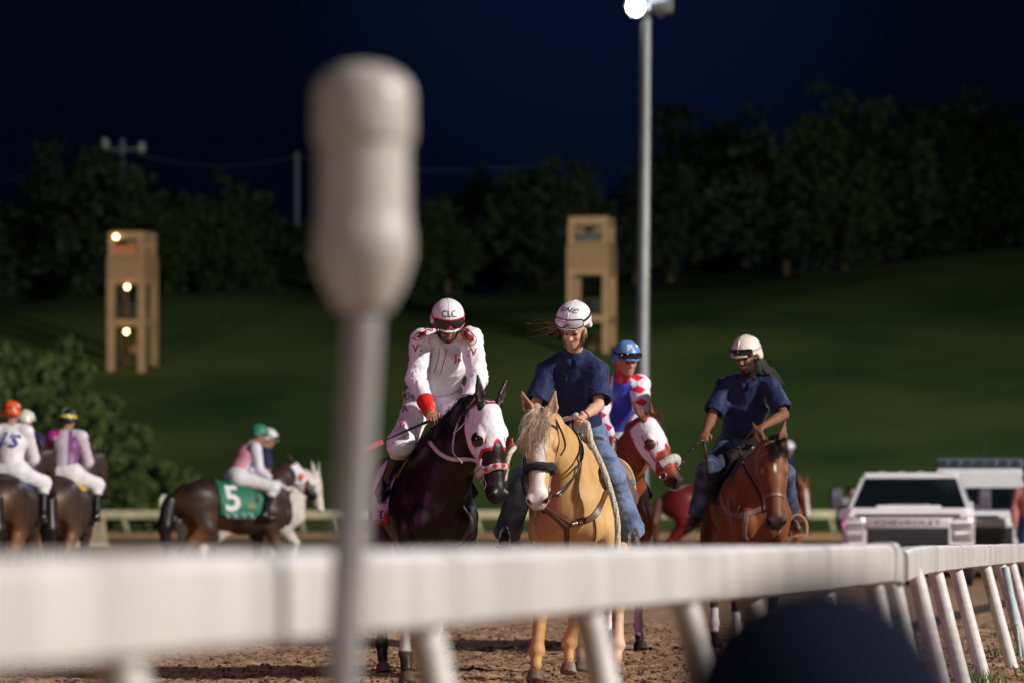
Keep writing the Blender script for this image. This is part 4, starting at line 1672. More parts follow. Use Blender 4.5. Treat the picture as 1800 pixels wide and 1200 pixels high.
# ------------------------------------------------------------------ people
M_skin = mat('skin', rough=0.5, attr=True, spec=0.35)
M_navy = mat('navy_polo', (0.015, 0.023, 0.080), 0.62, var=0.12, vs=10, bump=0.5, bs=10.5, stretch=(1.3, 1.3, .42), sheen=0.15, spec=0.2)
M_jeans = mat('blue_jeans', (0.17, 0.245, 0.40), 0.85, var=0.35, vs=9, bump=0.6, bs=13, stretch=(1.2, 1.2, .9), col2=(0.055, 0.090, 0.185), contrast=(0.40, 0.70))
M_jeans_d = mat('dark_jeans', (0.09, 0.13, 0.22), 0.85, bump=0.15, bs=160, col2=(0.012, 0.019, 0.045), contrast=(0.30, 0.56), vs=6)
M_silk_w = mat('white_silk', (0.80, 0.79, 0.83), 0.42, bump=0.45, bs=11, sheen=0.2)
M_breech = mat('white_breeches', (0.76, 0.75, 0.79), 0.55, bump=0.5, bs=12, sheen=0.15)
M_boot = mat('black_boot', (0.010, 0.008, 0.010), 0.22, coat=0.4)
M_boot_b = mat('brown_boot', (0.060, 0.032, 0.018), 0.5, var=0.3, vs=12)
M_helm_w = mat('white_helmet', (0.76, 0.75, 0.78), 0.38, coat=0.2)
M_helm_c = mat('cream_helmet', (0.76, 0.71, 0.60), 0.30, coat=0.3)
M_helm_b = mat('blue_helmet', (0.10, 0.26, 0.60), 0.38, coat=0.2)
M_lens = mat('goggle_lens', (0.010, 0.012, 0.018), 0.08, coat=1.0)
M_lens_c = mat('clear_lens', (0.55, 0.52, 0.58), 0.12, coat=0.8)
M_redtrim = mat('red_trim', (0.50, 0.012, 0.03), 0.45)
M_blackp = mat('black_plastic', (0.012, 0.012, 0.014), 0.35)
M_gold = mat('hair_fair', (0.26, 0.145, 0.075), 0.45, var=0.3, vs=40)
M_dread = mat('hair_dark', (0.014, 0.011, 0.012), 0.6, bump=0.6, bs=120)
M_ink = mat('black_ink', (0.012, 0.012, 0.03), 0.6)
M_inkred = mat('red_ink', (0.42, 0.012, 0.035), 0.6)
M_inkblue = mat('blue_ink', (0.03, 0.05, 0.35), 0.6)


class Person:
    """J: joints in world space. a = side at the picture's left, b = right. face/pitch/roll of the head in degrees (face 0 looks into the lens)."""

    def __init__(s, label, J, face=0, pitch=20, roll=0, skin=(.42, .23, .16), vox=.006, cat='person', group=None, hs=1.0, bulk=1.0, base=None, beard=None, fem=False,
                 hands=('curl', 'curl'), face_detail=True, visible_hands=True, lips=(.45, .16, .15)):
        s.J = J
        org = V(base) if base is not None else V((J['pel'].x, J['pel'].y, J['pel'].z - .05))
        s.org = org
        s.root = thing('person', label, cat, org, 0, group)
        s.L = {k: V(v) - org for k, v in J.items()}
        s.inv = Matrix.Translation(-org)
        L = s.L
        s.b = bulk
        h = V((math.sin(R(face)), -math.cos(R(face)), 0))
        s.hf = (h * math.cos(R(pitch)) - V((0, 0, 1)) * math.sin(R(pitch))).normalized()
        lat = V((0, 0, 1)).cross(h)
        lat = Matrix.Rotation(R(roll), 3, s.hf) @ lat
        s.hs = lat.normalized()
        s.hu = s.hf.cross(s.hs).normalized()
        if s.hu.z < 0:
            s.hu = -s.hu
        s.HM = np.array([[s.hf[i], s.hs[i], s.hu[i]] for i in range(3)])
        s.k = hs
        hc = L['head']

        def H(x, y, z):
            return hc + (s.hf * x + s.hs * y + s.hu * z) * hs
        s.H = H
        q = SDF()

        def E(c, r, k=.02, tag=1, mode=1):
            q.ell(H(*c), tuple(v * hs for v in r), M=s.HM, k=k, tag=tag, mode=mode)

        def CC(a, b, ra, rb, k=.01, tag=1):
            q.ecap(H(*a), H(*b), ra, rb, tuple(s.hs), k=k, tag=tag)
        E((-.012, 0, .035), (.098, .076, .088))
        E((.022, 0, -.030), (.066, .055 if fem else .060, .080), .03)
        E((.045, 0, -.072 if fem else -.075), (.040, .034 if fem else .042, .034), .025)
        E((.066, 0, -.093 if fem else -.098), (.020, .017 if fem else .024, .016), .02)
        CC((.084, 0, .012), (.104, 0, -.026), .008, .0125, .010)
        for sd in (-1, 1):
            E((.094, sd * .012, -.030), (.011, .008, .008), .006)
            E((.095, sd * .031, .006), (.016, .018, .011), .010, 1, -1)
            E((.060, sd * .038, -.022), (.020 if fem else .024, .016 if fem else .020, .020), .02)
            E((-.008, sd * .077, -.005), (.020, .010, .030), .008)
        CC((.082, -.038, .026), (.082, .038, .026), .012, .012, .014)
        E((.084, 0, -.057), (.011, .018, .006), .008, 2)
        E((.082, 0, -.067), (.011, .016, .007), .008, 2)
        # neck and trunk
        side = (L['shb'] - L['sha']).normalized()
        s.side = side
        sv = tuple(side)
        q.ecap(L['neck'], H(-.015, 0, -.07), .055, .052, sv, k=.03, tag=1)
        q.ecap(L['pel'], L['chest'], (.12, .085), (.125, .080), sv, k=.04, tag=3)
        q.ecap(L['chest'], L['neck'], (.125, .080), (.060, .052), sv, k=.04, tag=3)
        arms = fem and .9 or 1.0
        for sd in 'ab':
            sh, el, ha = L['sh' + sd], L['el' + sd], L['ha' + sd]
            q.ecap(sh.lerp(L['neck'], .25), sh, .055, .052 * arms, sv, k=.04, tag=3)
            q.ecap(sh, el, .050 * arms, .040 * arms, k=.03, tag=4)
            q.ecap(el, el.lerp(ha, .35), .040 * arms, .042 * arms, k=.02, tag=4)
            q.ecap(el.lerp(ha, .35), ha, .042 * arms, .026 * arms, k=.02, tag=4)
            for a_, b_, r0, r1 in (('hip', 'kn', .075, .050), ('kn', 'an', .046, .028)):
                q.ecap(L[a_ + sd], L[b_ + sd], r0, r1, k=.04, tag=5)
            q.ecap(L['an' + sd], L['an' + sd].lerp(L['to' + sd], .85), .026, .022, k=.02, tag=5)
            if visible_hands:
                s.hand(q, ha, (ha - el).normalized(), sd, hands[0 if sd == 'a' else 1])
        pts, fc, tg = q.mesh(vox)
        c = np.tile(np.array(skin), (len(pts), 1)) * (1 + .05 * fbm(pts, 3, 1)[:, None])
        d = (pts - np.array(hc)) / hs
        x, y, z = d @ np.array(s.hf), d @ np.array(s.hs), d @ np.array(s.hu)
        head = (tg == 1) | (tg == 2)
        if face_detail:
            eye = smooth01((.0130 - np.sqrt(((np.abs(y) - .031) * .62) ** 2 + ((z - .004) * 1.25) ** 2)) / .004) * (x > .06) * head
            c = mixc(c, tuple(v * .07 for v in skin), eye)
            br = smooth01((.0055 - np.abs(z - .025 + .25 * (np.abs(y) - .03) ** 2 / .02)) / .003) * (np.abs(y) > .012) * (np.abs(y) < .048) * (x > .06) * head
            c = mixc(c, tuple(v * .22 for v in skin), br * .8)
            c = mixc(c, lips, (tg == 2) * (.45 if fem else .7))
            ck = smooth01((.03 - np.sqrt((np.abs(y) - .042) ** 2 + (z + .022) ** 2)) / .03) * head * (x > .03)
            c = mixc(c, (skin[0] * 1.05, skin[1] * .75, skin[2] * .72), ck * .5)
        if beard:
            bd = smooth01((-.050 - z + .05 * smooth01((np.abs(y) - .038) / .02)) / .012) * (x > -.02) * head * ~((tg == 2))
            c = mixc(c, beard, bd * .92)
            mu = smooth01((.008 - np.abs(z + .044)) / .004) * (np.abs(y) < .032) * (x > .06)
            c = mixc(c, beard, mu * .9)
        me = np_mesh('body', pts, fc)
        set_cols(me, c)
        s.body = link('body', me, M_skin, s.root)

    def hand(s, q, w, d, sd, pose):
        """palm, four unequal fingers bent twice and a thumb from the side of the palm, closed as if on a rein"""
        L = s.L
        key = 'hd' + sd
        if key in L:
            d = (L[key] - w).normalized()
        up = V((0, 0, 1))
        lat = s.side * (1 if sd == 'a' else -1)       # towards the other hand: thumb side
        if ('th' + sd) in L:
            lat = (L['th' + sd] - w)
        lat = (lat - d * lat.dot(d)).normalized()
        nrm = d.cross(lat).normalized()
        if nrm.z > 0:
            nrm = -nrm                                 # palm looks down / in
        pc = w + d * .048
        q.ecap(w, w + d * .03, (.028, .022), (.034, .019), tuple(lat), k=.012, tag=6)
        q.ecap(w + d * .03, w + d * .078, (.036, .017), (.040, .014), tuple(lat), k=.010, tag=6)
        for i, (o_, ln) in enumerate(((.030, .072), (.010, .080), (-.010, .075), (-.029, .060))):
            a = w + d * (.080 - .004 * abs(i - 1)) + lat * o_
            l1, l2, l3 = ln * .44, ln * .32, ln * .24
            if pose == 'curl':
                d1 = (d * .75 + nrm * .66).normalized()
                d2 = (d * -.35 + nrm * .94).normalized()
                d3 = (d * -.95 + nrm * .15).normalized()
            else:
                d1 = (d * .96 + nrm * .25).normalized()
                d2 = (d * .78 + nrm * .62).normalized()
                d3 = (d * .55 + nrm * .83).normalized()
            b1 = a + d1 * l1
            b2 = b1 + d2 * l2
            b3 = b2 + d3 * l3
            q.ecap(a, b1, .0092, .0085, k=.003, tag=6)
            q.ecap(b1, b2, .0085, .0078, k=.003, tag=6)
            q.ecap(b2, b3, .0078, .0065, k=.003, tag=6)
        t0 = w + d * .022 + lat * .030
        t1 = t0 + (d * .6 + lat * .62 + nrm * .25).normalized() * .034
        t2 = t1 + (d * .75 + lat * .0 + nrm * .65).normalized() * .030
        q.ecap(t0, t1, .013, .0105, k=.006, tag=6)
        q.ecap(t1, t2, .0105, .008, k=.004, tag=6)
        s.L['grip' + sd] = w + d * .075 + nrm * .026
        s.J['grip' + sd] = s.L['grip' + sd] + s.org

    def shirt(s, m, waist=(.165, .12), chest=(.195, .125), sleeve=1.0, sl=(.085, .088), drape=.0, short=False, collar=True, hem=0.0, cols=None, vox=.008, seed=0, amp=.007,
              name='shirt', cuff=None, sh_r=.085, belly=0.0, fold=1.0, kk=.03, flat=False):
        L = s.L
        sv = tuple(s.side)
        q = SDF()
        up = (L['neck'] - L['pel']).normalized()
        pel = L['pel'] + up * hem
        (q.cone if short or flat else q.ecap)(pel, L['chest'], waist, chest, sv, k=.04, tag=1)
        q.ecap(L['chest'] + up * (.0 if short else 0), L['neck'] - up * .03, chest, (.10, .080), sv, k=.05, tag=1)
        fwd = s.side.cross(up)
        if fwd.y > 0 and 'rear' not in s.J:
            fwd = -fwd
        for sd, tg in (('a', 2), ('b', 3)):
            sh, el, ha = L['sh' + sd], L['el' + sd], L['ha' + sd]
            q.ecap(sh.lerp(L['neck'], .45), sh, (.070, .062), (sh_r * .86, sh_r * .86), sv, k=.04, tag=tg)
            if short:
                e = sh.lerp(el, sleeve)
                q.cone(sh, e, sh_r, sl[0], sv, k=kk, tag=tg)
            else:
                q.ecap(sh, el, sh_r, sl[0], k=.03, tag=tg)
                e = el.lerp(ha, sleeve)
                q.ecap(el, e, sl[0], sl[1] if cuff is None else cuff, k=.03, tag=tg)
        if collar:
            q.ecap(L['neck'] - up * .02, L['neck'] + up * .022 + fwd * .005, (.078, .070), (.068, .064), sv, k=.012, tag=4)
            q.ecap(L['neck'] + up * .0 + fwd * .01, L['neck'] + up * .075 + fwd * .0, (.056, .052), (.062, .058), sv, k=.006, tag=5, mode=-1)
        if short:
            for sd in 'ab':
                sh, el = L['sh' + sd], L['el' + sd]
                d = (el - sh).normalized()
                e = sh.lerp(el, sleeve)
                q.cone(e - d * .035, e + d * .03, sl[0] * .84, sl[0] * .86, sv, k=.006, tag=5, mode=-1)
        o_ = np.array(L['pel'])

        def ridge(p, a, t):
            w_ = np.zeros(len(p))
            # drape folds run down the body, sharper on their crests
            q_ = p + np.outer(t, a) * -.78
            w_ += (1 - np.abs(fbm(q_, 2.9, seed + 11)) * 2.2) * .55 * fold
            for sd in 'ab':       # pull lines fan out of armpit and elbow
                for jn, rad, kk in (('sh', .17, .8), ('el', .13, 1.0)):
                    c_ = np.array(L[jn + sd])
                    v_ = p - c_
                    dd = np.linalg.norm(v_, axis=1)
                    dirv = v_ / (dd[:, None] + 1e-3)
                    fan = 1 - np.abs(np.sin(fbm(dirv * .22 + p * .35, 2.6, seed + ord(sd)) * 3.3)) * 1.6
                    w_ += np.exp(-(dd / rad) ** 2) * fan * kk * .7
            return w_

        def wob(p):
            a = np.array(up)
            t = (p - o_) @ a
            w_ = fbm(p + np.outer(t, a) * -.6, 2.0, seed) * amp * .6 + fbm(p, 5.0, seed + 4) * amp * .25
            w_ = w_ + ridge(p, a, t) * amp
            for sd in '':           # folds gather round the elbows and armpits
                for jn, kk in (('el', 1.0), ('sh', .6)):
                    c_ = np.array(L[jn + sd])
                    dd = np.linalg.norm(p - c_, axis=1)
                    ax = np.array((L['el' + sd] - L['sh' + sd]).normalized())
                    w_ += np.exp(-(dd / .12) ** 2) * amp * .8 * kk * np.sin((p - c_) @ ax * 95 + 3 * fbm(p, 2, 3))
            return w_
        s.shirt_o = sdf_obj(name, q, vox, m, s.root, colf=cols, wob=wob)
        me = s.shirt_o.data
        s.shirt_bvh = BVHTree.FromPolygons([v.co[:] for v in me.vertices], [p.vertices[:] for p in me.polygons])
        s.up, s.fwd = up, fwd
        return s.shirt_o

    def collar(s, m, r=.074, h=.040, parent=None):
        L = s.L
        up, fwd, sd = s.up, s.fwd, s.side
        c0 = L['neck'] + up * .026
        b = MB()
        n = 30
        for side_ in (-1, 1):
            k0 = len(b.v)
            for i in range(n // 2 + 1):
                a = R(7 + 173 * i / (n // 2))
                d = fwd * math.cos(a) + sd * side_ * math.sin(a)
                fr_ = max(0, math.cos(a))
                top = c0 + d * r * (1 + .12 * fr_) - up * (.040 * fr_)
                low_ = c0 + d * (r + .024 + .010 * fr_) - up * (h * (.8 + .75 * fr_ ** 3) + .038 * fr_)
                mid = top.lerp(low_, .5) + d * .006
                b.v += [tuple(top), tuple(mid), tuple(low_)]
                if i:
                    j = len(b.v) - 6
                    for q_ in (0, 1):
                        b.f.append((j + q_, j + 3 + q_, j + 4 + q_, j + 1 + q_))
                        b.mi.append(0)
        o = b.build('collar', m, parent or s.shirt_o)
        md = o.modifiers.new('solid', 'SOLIDIFY')
        md.thickness = .005
        return o

    def pants(s, m, hip=(.165, .135), thigh=(.098, .074), calf=(.070, .062), to=1.0, flare=None, vox=.009, name='trousers', cols=None, seed=3, amp=.007):
        L = s.L
        sv = tuple(s.side)
        q = SDF()
        up = (L['chest'] - L['pel']).normalized()
        q.ecap(L['pel'] + up * .07, L['pel'], (hip[0] * .86, hip[1] * .85), hip, sv, k=.04, tag=0)
        for sd, tg in (('a', 1), ('b', 2)):
            hp, kn, an = L['hip' + sd], L['kn' + sd], L['an' + sd]
            q.ecap(hp, kn, thigh[0], thigh[1], k=.05, tag=tg)
            e = kn.lerp(an, to)
            (q.cone if to > .9 else q.ecap)(kn, e, thigh[1] * .96, flare or calf[1], k=.05, tag=tg)
            q.ell(L['pel'].lerp(hp, .8), hip[1], k=.05, tag=tg)
        s.pants_o = sdf_obj(name, q, vox, m, s.root, colf=cols, wob=lambda p: fbm(p, 2.6, seed) * amp + fbm(p * np.array([1, 1, 2.0]), 5.5, seed + 1) * amp * .5)
        return s.pants_o

    def boots(s, m, top=.9, r=(.060, .045), sole=True, vox=.009):
        L = s.L
        for sd in 'ab':
            kn, an, to = L['kn' + sd], L['an' + sd], L['to' + sd]
            q = SDF()
            q.ecap(an.lerp(kn, top), an, r[0], r[1], k=.02, tag=0)
            d = (to - an).normalized()
            q.ecap(an - d * .02 + V((0, 0, -.02)), to, (.044, .042), (.040, .030), k=.03, tag=0)
            q.ecap(an - d * .05 + V((0, 0, -.055)), an - d * .03 + V((0, 0, -.075)), .026, .026, k=.01, tag=1)
            sdf_obj('boot', q, vox, m, s.root)

    def helmet(s, m, cover=None, peak=.10, size=1.0, colf=None, vox=.006, low=.012, peak_m=None, cz=.052, rz=.118):
        q = SDF()
        k = size * s.k

        def E(c, r, kk=.01, tag=1, mode=1):
            q.ell(s.H(*(v * size for v in c)), tuple(v * k for v in r), M=s.HM, k=kk, tag=tag, mode=mode)
        E((-.012, 0, cz), (.132, .113, rz))
        s.hc = (cz, rz, size)
        q.ecap(s.H(-.05, -.06, .0), s.H(-.05, .06, .0), .055 * k, .055 * k, tuple(s.hs), k=.03, tag=1)
        lo_, f_, u_ = np.array(s.L['head']), np.array(s.hf), np.array(s.hu)

        def clip(F, X, Y, Z):
            x = ((X - lo_[0]) * f_[0] + (Y - lo_[1]) * f_[1] + (Z - lo_[2]) * f_[2]) / s.k
            z = ((X - lo_[0]) * u_[0] + (Y - lo_[1]) * u_[1] + (Z - lo_[2]) * u_[2]) / s.k
            cutz = np.where(x > .0, low + .018, np.clip(-.028 + .4 * (x + .0), -.055, low + .018))
            cutz = low + .018 - .052 * smooth01(-(x - .015) / .05)
            return np.maximum(F, (cutz - z) * s.k)
        pts, fc, tg = q.mesh(vox, clip=clip)
        me = np_mesh('helmet', pts, fc)
        d = (pts - lo_) / s.k
        loc = np.stack([d @ f_, d @ np.array(s.hs), d @ u_], 1)
        if colf is not None:
            set_cols(me, colf(loc))
        s.helm = link('helmet', me, m, s.root)
        s.helm_bvh = BVHTree.FromPolygons(pts.tolist(), fc.tolist())
        q2 = SDF()
        q2.ell(s.H(.088 * size, 0, (low + .024)), (.040 * k + peak * .20 * s.k, .080 * k, .011 * k), M=s.HM, k=.01)
        pts, fc, tg = q2.mesh(vox)
        me = np_mesh('peak', pts, fc)
        if colf is not None:
            d = (pts - lo_) / s.k
            set_cols(me, colf(np.stack([d @ f_, d @ np.array(s.hs), d @ u_], 1)))
        link('peak', me, peak_m or m, s.helm)
        # seam ridge over the crown
        b = MB()
        rg = []
        for i in range(15):
            a = R(8 + 150 * i / 14)
            p = s.H(math.cos(a) * .2, 0, .05 + math.sin(a) * .2)
            co, no, _, _ = s.helm_bvh.find_nearest(p)
            rg.append(co + no * .0005)
        b.tube(rg, .0025, 5)
        b.build('seam', m if colf is None else M_helm_w, s.helm)
        return s.helm

    def goggles(s, frame, lens, z=.045, half=52, hgt=.028, strap=None, notch=True, tilt=0.0, parent=None):
        """wrap-round goggles resting on the front of the helmet"""
        g = None
        bv = s.helm_bvh

        def pt(a, zz_, off):
            a = R(a)
            p = s.H(math.cos(a) * .3, math.sin(a) * .3, zz_)
            o_ = s.H(0, 0, zz_)
            hit = bv.ray_cast(p, (o_ - p).normalized())
            c = hit[0] if hit[0] is not None else s.H(math.cos(a) * .13, math.sin(a) * .11, zz_)
            return c + (c - o_).normalized() * off
        n = 22
        top, bot = [], []
        for i in range(n + 1):
            a = -half + 2 * half * i / n
            e = (abs(a) / half)
            hh = hgt * (1 - .35 * e ** 3)
            nt_ = hgt * .62 * math.exp(-(a / 9.0) ** 2) if notch else 0
            zc = z + tilt * a / half
            top.append((a, zc + hh * .55))
            bot.append((a, zc - hh * .62 + nt_))
        b = MB()
        for (a, zt), (_, zb) in zip(top, bot):
            for k_ in range(4):
                b.v.append(tuple(pt(a, zb + (zt - zb) * k_ / 3, .012 + .003 * math.sin(k_ / 3 * 3.14))))
        for i in range(n):
            for k_ in range(3):
                b.f.append((i * 4 + k_, i * 4 + 4 + k_, i * 4 + 5 + k_, i * 4 + 1 + k_))
                b.mi.append(0)
        loop = [pt(a, z_, .013) for a, z_ in top] + [pt(a, z_, .013) for a, z_ in reversed(bot)]
        fb = MB()
        fb.tube(loop + [loop[0]], .0042, 6)
        g = fb.build('goggles', frame, s.root)
        o = b.build('lens', lens, g)
        sb = MB()
        for k_ in (0,):
            rows = []
            for i in range(29):
                a = half + (360 - 2 * half) * i / 28
                e = i / 28
                zc = z + tilt * (1 - 2 * e) + .01 * math.sin(e * 3.14)
                rows.append([pt(a, zc - .008, .003), pt(a, zc + .008, .003)])
            for i, r_ in enumerate(rows):
                sb.v += [tuple(r_[0]), tuple(r_[1])]
                if i:
                    sb.f.append((2 * i - 2, 2 * i, 2 * i + 1, 2 * i - 1))
                    sb.mi.append(0)
        st = sb.build('strap', strap or frame, g)
        return g

    def helm_text(s, txt, theta, size, m, az=0.0, xs=1.0, shear=0.0, bold=0.0, rot=0):
        cz, rz, sz = s.hc
        t, a = R(theta), R(az)
        hh = V(s.hs) if s.hs.x > 0 else -V(s.hs)
        hf2 = s.hf * math.cos(a) + hh * math.sin(a)
        h2 = hh * math.cos(a) - s.hf * math.sin(a)
        c = s.H(0, 0, 0) + (s.hu * (cz + rz * math.sin(t)) + hf2 * (.125 * math.cos(t)) - s.hf * .012) * s.k * sz
        up = s.hu * math.cos(t) - hf2 * math.sin(t)
        return decal(txt, s.helm_bvh, c, h2, up, size, m, s.helm, off=.003, xs=xs, shear=shear, bold=bold, rot=rot)

    def chin_strap(s, m, r=.006):
        b = MB()
        b.tube(spline([s.H(.02, -.085, .02), s.H(.03, -.072, -.04), s.H(.045, -.045, -.095), s.H(.055, 0, -.122), s.H(.045, .045, -.095), s.H(.03, .072, -.04), s.H(.02, .085, .02)], 5), r, 8)
        return b.build('chin_strap', m, s.root)


def rope(name, pts, r, m, label=None, cat=None, strands=3, pitch=.045, parent=None, avoid=()):
    pts = spline(pts, 14)
    for h_ in avoid:
        pts = h_.clear(pts, r * 1.1, True)
    ln = [0]
    for a, b_ in zip(pts, pts[1:]):
        ln.append(ln[-1] + (b_ - a).length)
    tot = ln[-1]
    n = max(8, int(tot / .008))
    q = []
    j = 0
    for i in range(n + 1):
        d = tot * i / n
        while j < len(ln) - 2 and ln[j + 1] < d:
            j += 1
        t = (d - ln[j]) / max(1e-9, ln[j + 1] - ln[j])
        q.append(pts[j].lerp(pts[j + 1], t))
    b = MB()
    up = V((0, 1, 0))
    fr_ = []
    for i, p in enumerate(q):
        t = (q[min(i + 1, n)] - q[max(i - 1, 0)]).normalized()
        up = (up - t * up.dot(t)).normalized()
        fr_.append((p, up.copy(), t.cross(up)))
    for k_ in range(strands):
        path = []
        for i, (p, u_, v_) in enumerate(fr_):
            a = 2 * math.pi * (k_ / strands + tot * i / n / pitch)
            path.append(p + (u_ * math.cos(a) + v_ * math.sin(a)) * r * .5)
        b.tube(path, r * .58, 6)
    o = b.build(name, m, parent)
    if label:
        tag(o, label, cat)
    return o


def ride(hs, lean=30, side_in=0.0, seat=0.05, hands=(.42, 1.62), up=.0, stirrup=.72, kneef=.36, size=1.0, fold=.55, elbow=-.10):
    """a riding pose on horse hs, as world joints; a = the side at the picture's left"""
    K = hs.k
    W = lambda x, y, z: hs.M @ V((x * K, y * K, z * K))
    # which of the horse's sides shows at the left of the picture
    sg = 1 if (hs.M @ V((0, 1, 0))).x < (hs.M @ V((0, -1, 0))).x else -1
    J = {}
    z0 = 1.62 + up
    le = R(lean)
    fx, fz = math.sin(le), math.cos(le)
    J['pel'] = W(seat, 0, z0)
    J['chest'] = W(seat + fx * .34, 0, z0 + fz * .34)
    J['neck'] = W(seat + fx * .52, 0, z0 + fz * .52)
    J['head'] = W(seat + fx * .62 + .05, 0, z0 + fz * .62 + .045)
    for sd, q in (('a', sg), ('b', -sg)):
        J['sh' + sd] = W(seat + fx * .46, q * .18, z0 + fz * .46)
        J['ha' + sd] = W(hands[0], q * .07, hands[1])
        m = J['sh' + sd].lerp(J['ha' + sd], .5)
        J['el' + sd] = m + (W(elbow, q * .11, -.08) - W(0, 0, 0))
        J['hip' + sd] = W(seat + .02, q * .11, z0 - .03)
        J['kn' + sd] = W(kneef, q * .34, z0 - .38 * fold / .55)
        J['an' + sd] = W(kneef - .16, q * .36, stirrup + .08)
        J['to' + sd] = W(kneef + .0, q * .37, stirrup + .03)
    return J
# ------------------------------------------------------------------ shared fittings


def stirrup(pos, m=M_metal, parent=None, name='stirrup', wd=.06):
    b = MB()
    p = V(pos)
    pts = [p + V((wd * math.sin(a), 0.0, .065 - .07 * math.cos(a) * -1)) for a in [R(-120 + 240 * i / 12) for i in range(13)]]
    pts = [p + V((math.sin(R(-125 + 250 * i / 12)) * wd, 0, math.cos(R(-125 + 250 * i / 12)) * wd + .03)) for i in range(13)]
    b.tube(pts, .007, 6)
    b.box(p + V((0, 0, -.008)), (wd * 1.7, .05, .012), bev=.003)
    return b.build(name, m, parent)


def race_saddle(hs, label, m=M_leather_d, group=None, pad=None):
    W = lambda x, y, z: hs.M @ V((x * hs.k, y * hs.k, z * hs.k))
    o0 = W(.08, 0, 1.52)
    t = thing('saddle', label, 'saddle', o0, 0, group)
    q = SDF()
    lo = lambda x, y, z: W(x, y, z) - o0
    sv = tuple(W(0, 1, 0) - W(0, 0, 0))
    q.ecap(lo(-.12, 0, 1.535), lo(.22, 0, 1.555), (.13, .03), (.09, .035), sv, k=.03)
    q.ell(lo(-.15, 0, 1.56), (.07, .07, .03), k=.03)
    for sg in (-1, 1):
        q.ecap(lo(.12, sg * .14, 1.50), lo(.16, sg * .30, 1.24), (.03, .10), (.02, .08), k=.03)
    sdf_obj('seat', q, .011, m, t)
    return t, o0


# ================================================================== dark horse and the rider in white silks
hA = Horse('horse', 'dark bay racehorse in a white and red blinker hood', (-.616, 26.54, 0), 10,
           coat_dark(base=(.013, .007, .008), socks=((1, -1, .50), (1, 1, .46), (-1, 1, .46))), M_coatd, poll=P(860, 716, 25.40), face=36, pitch=76, roll=4, vox=.0085, mane=M_hair_dark,
           legs=dict(fr=(.28, 0, -.08), fl=(-.10, .0, -.16), hl=(.15, 0), hr=(-.2, .0)), headlen=.65, ear=((.075, .19, .03), (.13, .17, .03)), chest=1.02, neckw=1.12, girth=.90)
hood = hA.hood(M_white, M_redtrim, front=.275, rim=mat('orange_rim', (.72, .12, .03), .5))
# orange flap of the far cup
b = MB()
c = hA.H(.22, .12, -.02)
b.box(c, (.005, .05, .09), Matrix((hA.hs, hA.hf, hA.hu)).transposed(), bev=.002)
b.build('cup_flap', mat('orange_rim'), hood)
br = hA.bridle(mat('white_strap', (.62, .52, .54), .5, var=.1, vs=20), wd=.014, brow=False, noseband=False)
nb = hA.ring(.385, .05, M_fleece, name='fleece_noseband', lump=.023, parent=br)
for a in (-62, -28, 8, 42, 76):
    p = hA.H(.385, math.sin(R(a)) * .2, -.06 + math.cos(R(a)) * .2)
    c, no = hA.snap(p, .036)
    t = hA.hf
    s_ = no.cross(t).normalized()
    b = MB()
    b.add([c + t * .022, c + s_ * .020, c - t * .022, c - s_ * .020, c + no * .006], [(0, 1, 4), (1, 2, 4), (2, 3, 4), (3, 0, 4)])
    b.build('red_diamond', M_redtrim, nb, smooth=False)
# neck yoke strap and reins
Wm = hA.Mi
hA.strap('neck_strap', [Wm @ P(750, 768, 26.0), Wm @ P(762, 782, 25.8), Wm @ P(790, 803, 25.6), Wm @ P(815, 820, 25.4), Wm @ P(834, 826, 25.25)],
         mat('white_strap'), wd=.030, th=.006, parent=br)
b = MB()
b.tube(spline([Wm @ P(835, 826, 25.2), Wm @ P(842, 818, 25.1), Wm @ P(846, 806, 25.08)], 4), .007, 6)
b.tube(spline([Wm @ P(812, 812, 25.3), Wm @ P(796, 790, 25.45), Wm @ P(806, 740, 25.5), Wm @ P(838, 695, 25.4)], 6), .006, 6)
b.build('rein', mat('white_strap'), br)
hA.mane(side=-1, n=260, length=.15, seed=3, t1=.93)
clothA, bvA = saddle_cloth(hA, 'white saddle cloth with dark edging and lettering on the dark horse', mat('cloth_pale', (.66, .52, .62), .7, var=.05, vs=8), x0=-.42, x1=.36, drop=112,
                           trim=M_navy, off=.02)
fl = (hA.M.to_3x3() @ V((1, 0, 0)))
sdR = (hA.M.to_3x3() @ V((0, -1, 0)))
for txt, x, z_, sz, mm in (('in the God', .12, 1.21, .070, M_inkblue), ('CLASSIC', .06, 1.11, .090, M_ink)):
    cc = hA.M @ V((x, -.42, z_))
    decal(txt, bvA, cc, fl, V((0, 0, 1)) + sdR * .12, sz, mm, clothA)
b = MB()
for rr_, yy_ in ((.05, .002), (.034, .006)):
    pass
me = bpy.data.meshes.new('logo')
nn = 20
vv = [(0, 0, 0)] + [(.055 * math.cos(2 * math.pi * i / nn), .055 * math.sin(2 * math.pi * i / nn), 0) for i in range(nn)]
me.from_pydata(vv, [], [(0, 1 + i, 1 + (i + 1) % nn) for i in range(nn)])
decal('', bvA, hA.M @ V((.29, -.42, 1.10)), fl, V((0, 0, 1)), .1, mat('logo_red', (.5, .05, .03), .5), clothA, name='round_logo', me=me, off=.005)
decal('2', bvA, hA.M @ V((.29, -.42, 1.10)), fl, V((0, 0, 1)), .09, M_ink, clothA, off=.009)
under, _ = saddle_cloth(hA, 'yellow green pad under the white cloth of the dark horse', mat('pad_olive', (.20, .17, .03), .8), x0=-.30, x1=.42, drop=50, off=.008, cat='saddle pad', name='saddle_pad')
race_saddle(hA, 'small black racing saddle under the rider in white silks')

